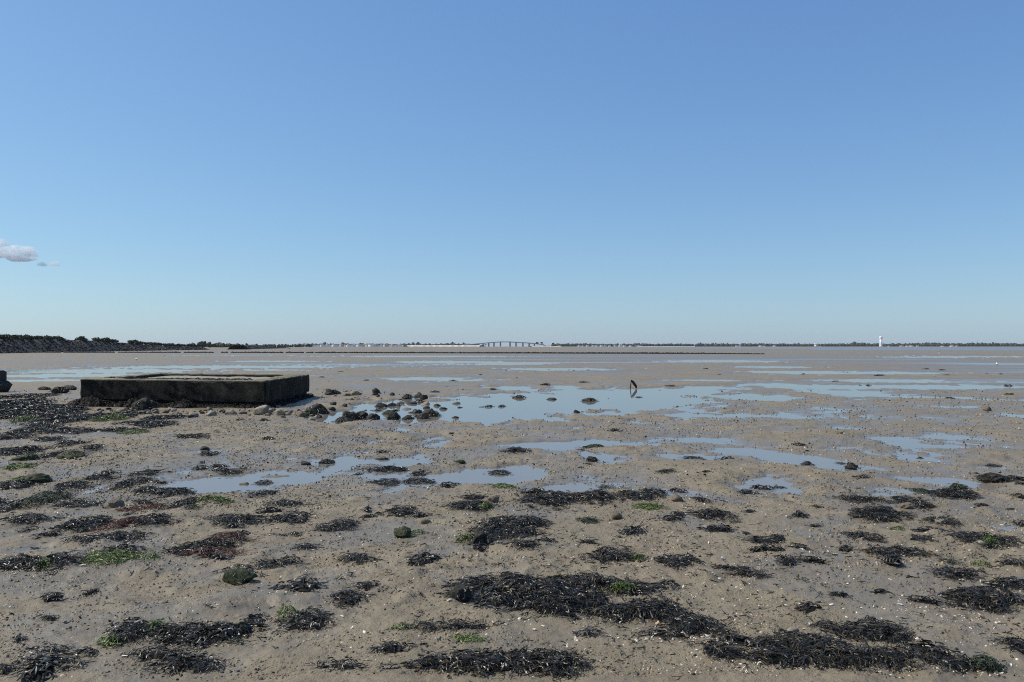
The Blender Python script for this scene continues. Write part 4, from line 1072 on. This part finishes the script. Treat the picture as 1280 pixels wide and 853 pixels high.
while placed < 280:
    py = rg.uniform(640, 856); px = rg.uniform(-10, 1290)
    dens = .35 + .65 * (px > 560) + .4 * (px > 900) * (py > 740)
    if rg.uniform() * 1.3 > dens * (.5 + perlin(px / 90, py / 45, 31)): continue
    x, y = P(px, py); s = rg.uniform(.007, .017) * (1.5 if rg.uniform() < .08 else 1)
    o = mesh_obj('shell', shell_me[placed % 5], None, (x, y, Hs(x, y) + s * .25)); o.scale = (s, s, s)
    o.rotation_euler = (rg.normal(0, .5) + (math.pi if rg.uniform() < .3 else 0), rg.normal(0, .5), rg.uniform(0, 6.28))
    tag(o, 'small pale broken shell lying on the foreground mud', 'shell', 'pale shells strewn over the foreground mud'); placed += 1

def scatter(n, seed, py0, py1, pw, smin, smax, flat, mat, name, label, cat, thr, nb=6, far=0.0, tilt=.5, sink=.3, zmin=-.008):
    """many tiny lumps as one mesh"""
    rg = np.random.default_rng(seed)
    py = py0 + (py1 - py0) * rg.uniform(size=n * 3) ** pw; px = rg.uniform(-60, 1340, n * 3)
    m = perlin(px / 110, py / 36, seed) + .5 * perlin(px / 30, py / 12, seed + 1) > thr + rg.normal(0, .25, n * 3)
    if 'lumps' in name: m &= rg.uniform(size=n * 3) < 1 - .7 * sstep(500, 900, px)
    if 'shell' in name: m &= rg.uniform(size=n * 3) < .38 + .62 * sstep(350, 900, px)
    m &= ~((px > 95) & (px < 395) & (py > 455) & (py < 514))
    py, px = py[m][:n], px[m][:n]; n = len(py)
    y = yd(py); x = (px - 640) / F * y
    z = H(x, y)
    ok = z > zmin; x, y, z = x[ok], y[ok], z[ok]; n = len(x)
    s = (smin + (smax - smin) * rg.uniform(size=n) ** 2.2) * (1 + far * sstep(6, 30, y))
    a = np.linspace(0, 2 * math.pi, nb, endpoint=False)[None, :] + rg.uniform(0, 6.28, (n, 1))
    r = s[:, None] * rg.uniform(.55, 1.25, (n, nb)); el = rg.uniform(.3, 1, (n, 1)); th = rg.uniform(0, 3.14, (n, 1))
    cx, cy = np.cos(a) * r, np.sin(a) * r * el
    X = cx * np.cos(th) - cy * np.sin(th); Y = cx * np.sin(th) + cy * np.cos(th)
    tx, ty = rg.normal(0, tilt, (n, 1)), rg.normal(0, tilt, (n, 1))
    Z = X * tx + Y * ty
    mid = .62
    ring0 = np.stack([x[:, None] + X, y[:, None] + Y, z[:, None] + Z - s[:, None] * sink], -1)
    ring1 = np.stack([x[:, None] + X * mid, y[:, None] + Y * mid, z[:, None] + Z * mid + (s * flat)[:, None] * rg.uniform(.6, 1.1, (n, nb))], -1)
    top = np.stack([x, y, z + s * flat * 1.25], -1)[:, None]
    V = np.concatenate([ring0, ring1, top], 1).reshape(-1, 3)
    b = (np.arange(n) * (2 * nb + 1))[:, None]; j = np.arange(nb)[None, :]; k = (j + 1) % nb
    q = np.stack([b + j, b + k, b + nb + k, b + nb + j], -1).reshape(-1, 4)
    t = np.stack([b + nb + j, b + nb + k, b + 2 * nb + 0 * j], -1).reshape(-1, 3)
    o = mesh_obj(name, np_mesh(name, V, [q, t], mat)); tag(o, label, cat, None, 'stuff')
M_grit = frond_material('shell_fragments', [(0, (0.50, 0.44, 0.34)), (.30, (0.66, 0.60, 0.50)), (.55, (0.42, 0.33, 0.21)), (.78, (0.36, 0.23, 0.11)), (1, (0.14, 0.11, 0.075))], .5)
scatter(10500, 81, 530, 862, .9, .0034, .0135, .35, M_grit, 'shell_grit', 'pale broken shell fragments strewn over the mud', 'shell grit', .27, 5, .9, .6, .1, -.002)
scatter(26000, 82, 498, 862, 1.15, .0045, .020, .26, M_mud, 'mud_crumbs', 'crumbs and worm casts of brown mud', 'mud crumbs', .0, 6, 2.2, .3, .3)
M_deb = frond_material('debris', [(0, (0.020, 0.018, 0.014)), (.5, (0.045, 0.036, 0.024)), (.8, (0.10, 0.075, 0.045)), (1, (0.06, 0.065, 0.025))], .6)
scatter(9000, 83, 488, 862, 1.25, .004, .017, .4, M_deb, 'dark_debris', 'dark specks of broken weed and grit', 'debris', .12, 6, 2.4, .5, .2)

scatter(15000, 85, 499, 640, 1.0, .006, .024, .42, M_mud, 'mud_lumps', 'lumps of brown mud and worm casts on the middle flat', 'mud lumps', .0, 7, .8, .5, .3)
M_peb = frond_material('pebble_mix', [(0, (0.10, 0.078, 0.05)), (.35, (0.20, 0.155, 0.09)), (.65, (0.32, 0.25, 0.14)), (.85, (0.07, 0.055, 0.035)), (1, (0.50, 0.44, 0.34))], .6)
scatter(6500, 84, 496, 720, 1.1, .006, .022, .55, M_peb, 'pebble_litter', 'small tan and brown pebbles littering the mud', 'pebbles', .10, 6, 1.6, .4, .25)

# ------------------------------------------------------------------ gulls far out on the flat
M_gull, M_gullg, M_beak = plain('gull_white', (.80, .79, .76), .6), plain('gull_grey', (.30, .32, .34), .6), plain('gull_yellow', (.55, .33, .05), .5)
def gull_meshes():
    v = ICO[3][0].copy(); t = v[:, 0]
    v = v * np.array([.19, .075, .085]); v[:, 2] += .02 * t * t + np.where(t > .6, (t - .6) * .16, 0) + .24
    v[t < -.5] *= np.array([1.18, .8, 1.0])
    h = ICO[2][0] * np.array([.05, .038, .042]) + np.array([.185, 0, .345])
    nk = ICO[2][0] * np.array([.05, .04, .06]) + np.array([.155, 0, .30])
    f = ICO[3][1]; n = len(v)
    body = np_mesh('gull', np.concatenate([v, h, nk]), np.concatenate([f, ICO[2][1] + n, ICO[2][1] + n + len(h)]), M_gull, True)
    wings = []
    for s in (-1, 1):
        w = ICO[2][0] * np.array([.17, .018, .06]) + np.array([-.04, s * .072, .25]); w[:, 2] -= (w[:, 0] + .04) * -.12
        wings.append(np_mesh('wing', w, ICO[2][1], M_gullg, True))
    bk = np_mesh('beak', np.array([(.225, -.01, .338), (.225, .01, .338), (.225, 0, .352), (.275, 0, .335)]), np.array([(0, 1, 3), (1, 2, 3), (2, 0, 3), (0, 2, 1)]), M_beak)
    lg = [np_mesh('leg', boxv(-.006, .006, s * .03 - .006, s * .03 + .006, -.02, .19)[0], boxv(0, 1, 0, 1, 0, 1)[1], M_beak) for s in (-1, 1)]
    return body, wings, bk, lg
GM = gull_meshes()
for px, py, rz, lab in ((170.5, 452, 2.6, 'white gull on the flat beyond the concrete basin'), (421, 441.5, .4, 'white gull by the stone weir, left of the bridge'), (644, 445.5, 3.4, 'white gull just in front of the weir below the bridge'),
                        (1127, 443.2, .8, 'white gull on the far flat below the water tower'), (1174, 443.4, 2.2, 'white gull on the far flat right of the one below the tower'), (1246, 459, 1.2, 'white gull nearest the right edge on the flat')):
    x, y = P(px, py)
    g = mesh_obj('gull', GM[0], None, (x, y, max(0, Hs(x, y)))); g.rotation_euler = (0, 0, rz); g.scale = (.95,) * 3
    for w in GM[1]: mesh_obj('wing', w, g)
    mesh_obj('beak', GM[2], g)
    for l in GM[3]: mesh_obj('leg', l, g)
    tag(g, lab, 'gull', 'gulls out on the flat')

# ------------------------------------------------------------------ clouds (outside the haze) and the haze itself
def cloud(puffs, d, dens, label, seed):
    t = NT('cloud_vapour'); t.t.nodes.remove(t.p)
    vol = t.n('ShaderNodeVolumePrincipled'); vol.inputs['Color'].default_value = (1, 1, 1, 1); vol.inputs['Anisotropy'].default_value = 0
    n = t.noise(t.pos(), .012, 5, .6)
    t.l(t.mapr(n, .28, .50, 0, dens), vol.inputs['Density'])
    t.l(vol.outputs[0], t.out.inputs['Volume'])
    V, Fc, nv = [], [], 0
    for k, (px, py, rx, ry) in enumerate(puffs):
        u = d / F
        v = rock_verts(3, rx * u, rx * u * .8, ry * u, seed + k, .3, .6)
        V.append(v + np.array([(px - 640) * u, d, (HOR - py) * u + EYE])); Fc.append(ICO[3][1] + nv); nv += len(v)
    o = mesh_obj('cloud', np_mesh('cloud', np.concatenate(V), np.concatenate(Fc), t.m, True))
    tag(o, label, 'cloud', None, 'stuff')
cloud([(-12, 311, 20, 16), (2, 307, 8, 10), (14, 315, 16, 10), (33, 315, 13, 9), (20, 322, 22, 8)], 9000, .014, 'small white puffy cloud low at the left edge of the sky', 701)
cloud([(52, 331, 8, 3.4), (66, 330.5, 9, 3.8)], 9000, .012, 'thin little cloud wisp right of the puffy cloud', 720)

HAZE = 0.00004
if HAZE:
    t = NT('haze_air'); t.t.nodes.remove(t.p)
    vol = t.n('ShaderNodeVolumePrincipled'); vol.inputs['Color'].default_value = (.80, .88, 1.0, 1); vol.inputs['Density'].default_value = HAZE; vol.inputs['Anisotropy'].default_value = .1
    t.l(vol.outputs[0], t.out.inputs['Volume'])
    v, f = boxv(-7300, 7300, -7300, 7300, -3.0, 52.0)
    tag(mesh_obj('haze', np_mesh('haze', v, f, t.m)), 'faint bluish haze over the flat', 'haze', None, 'stuff')
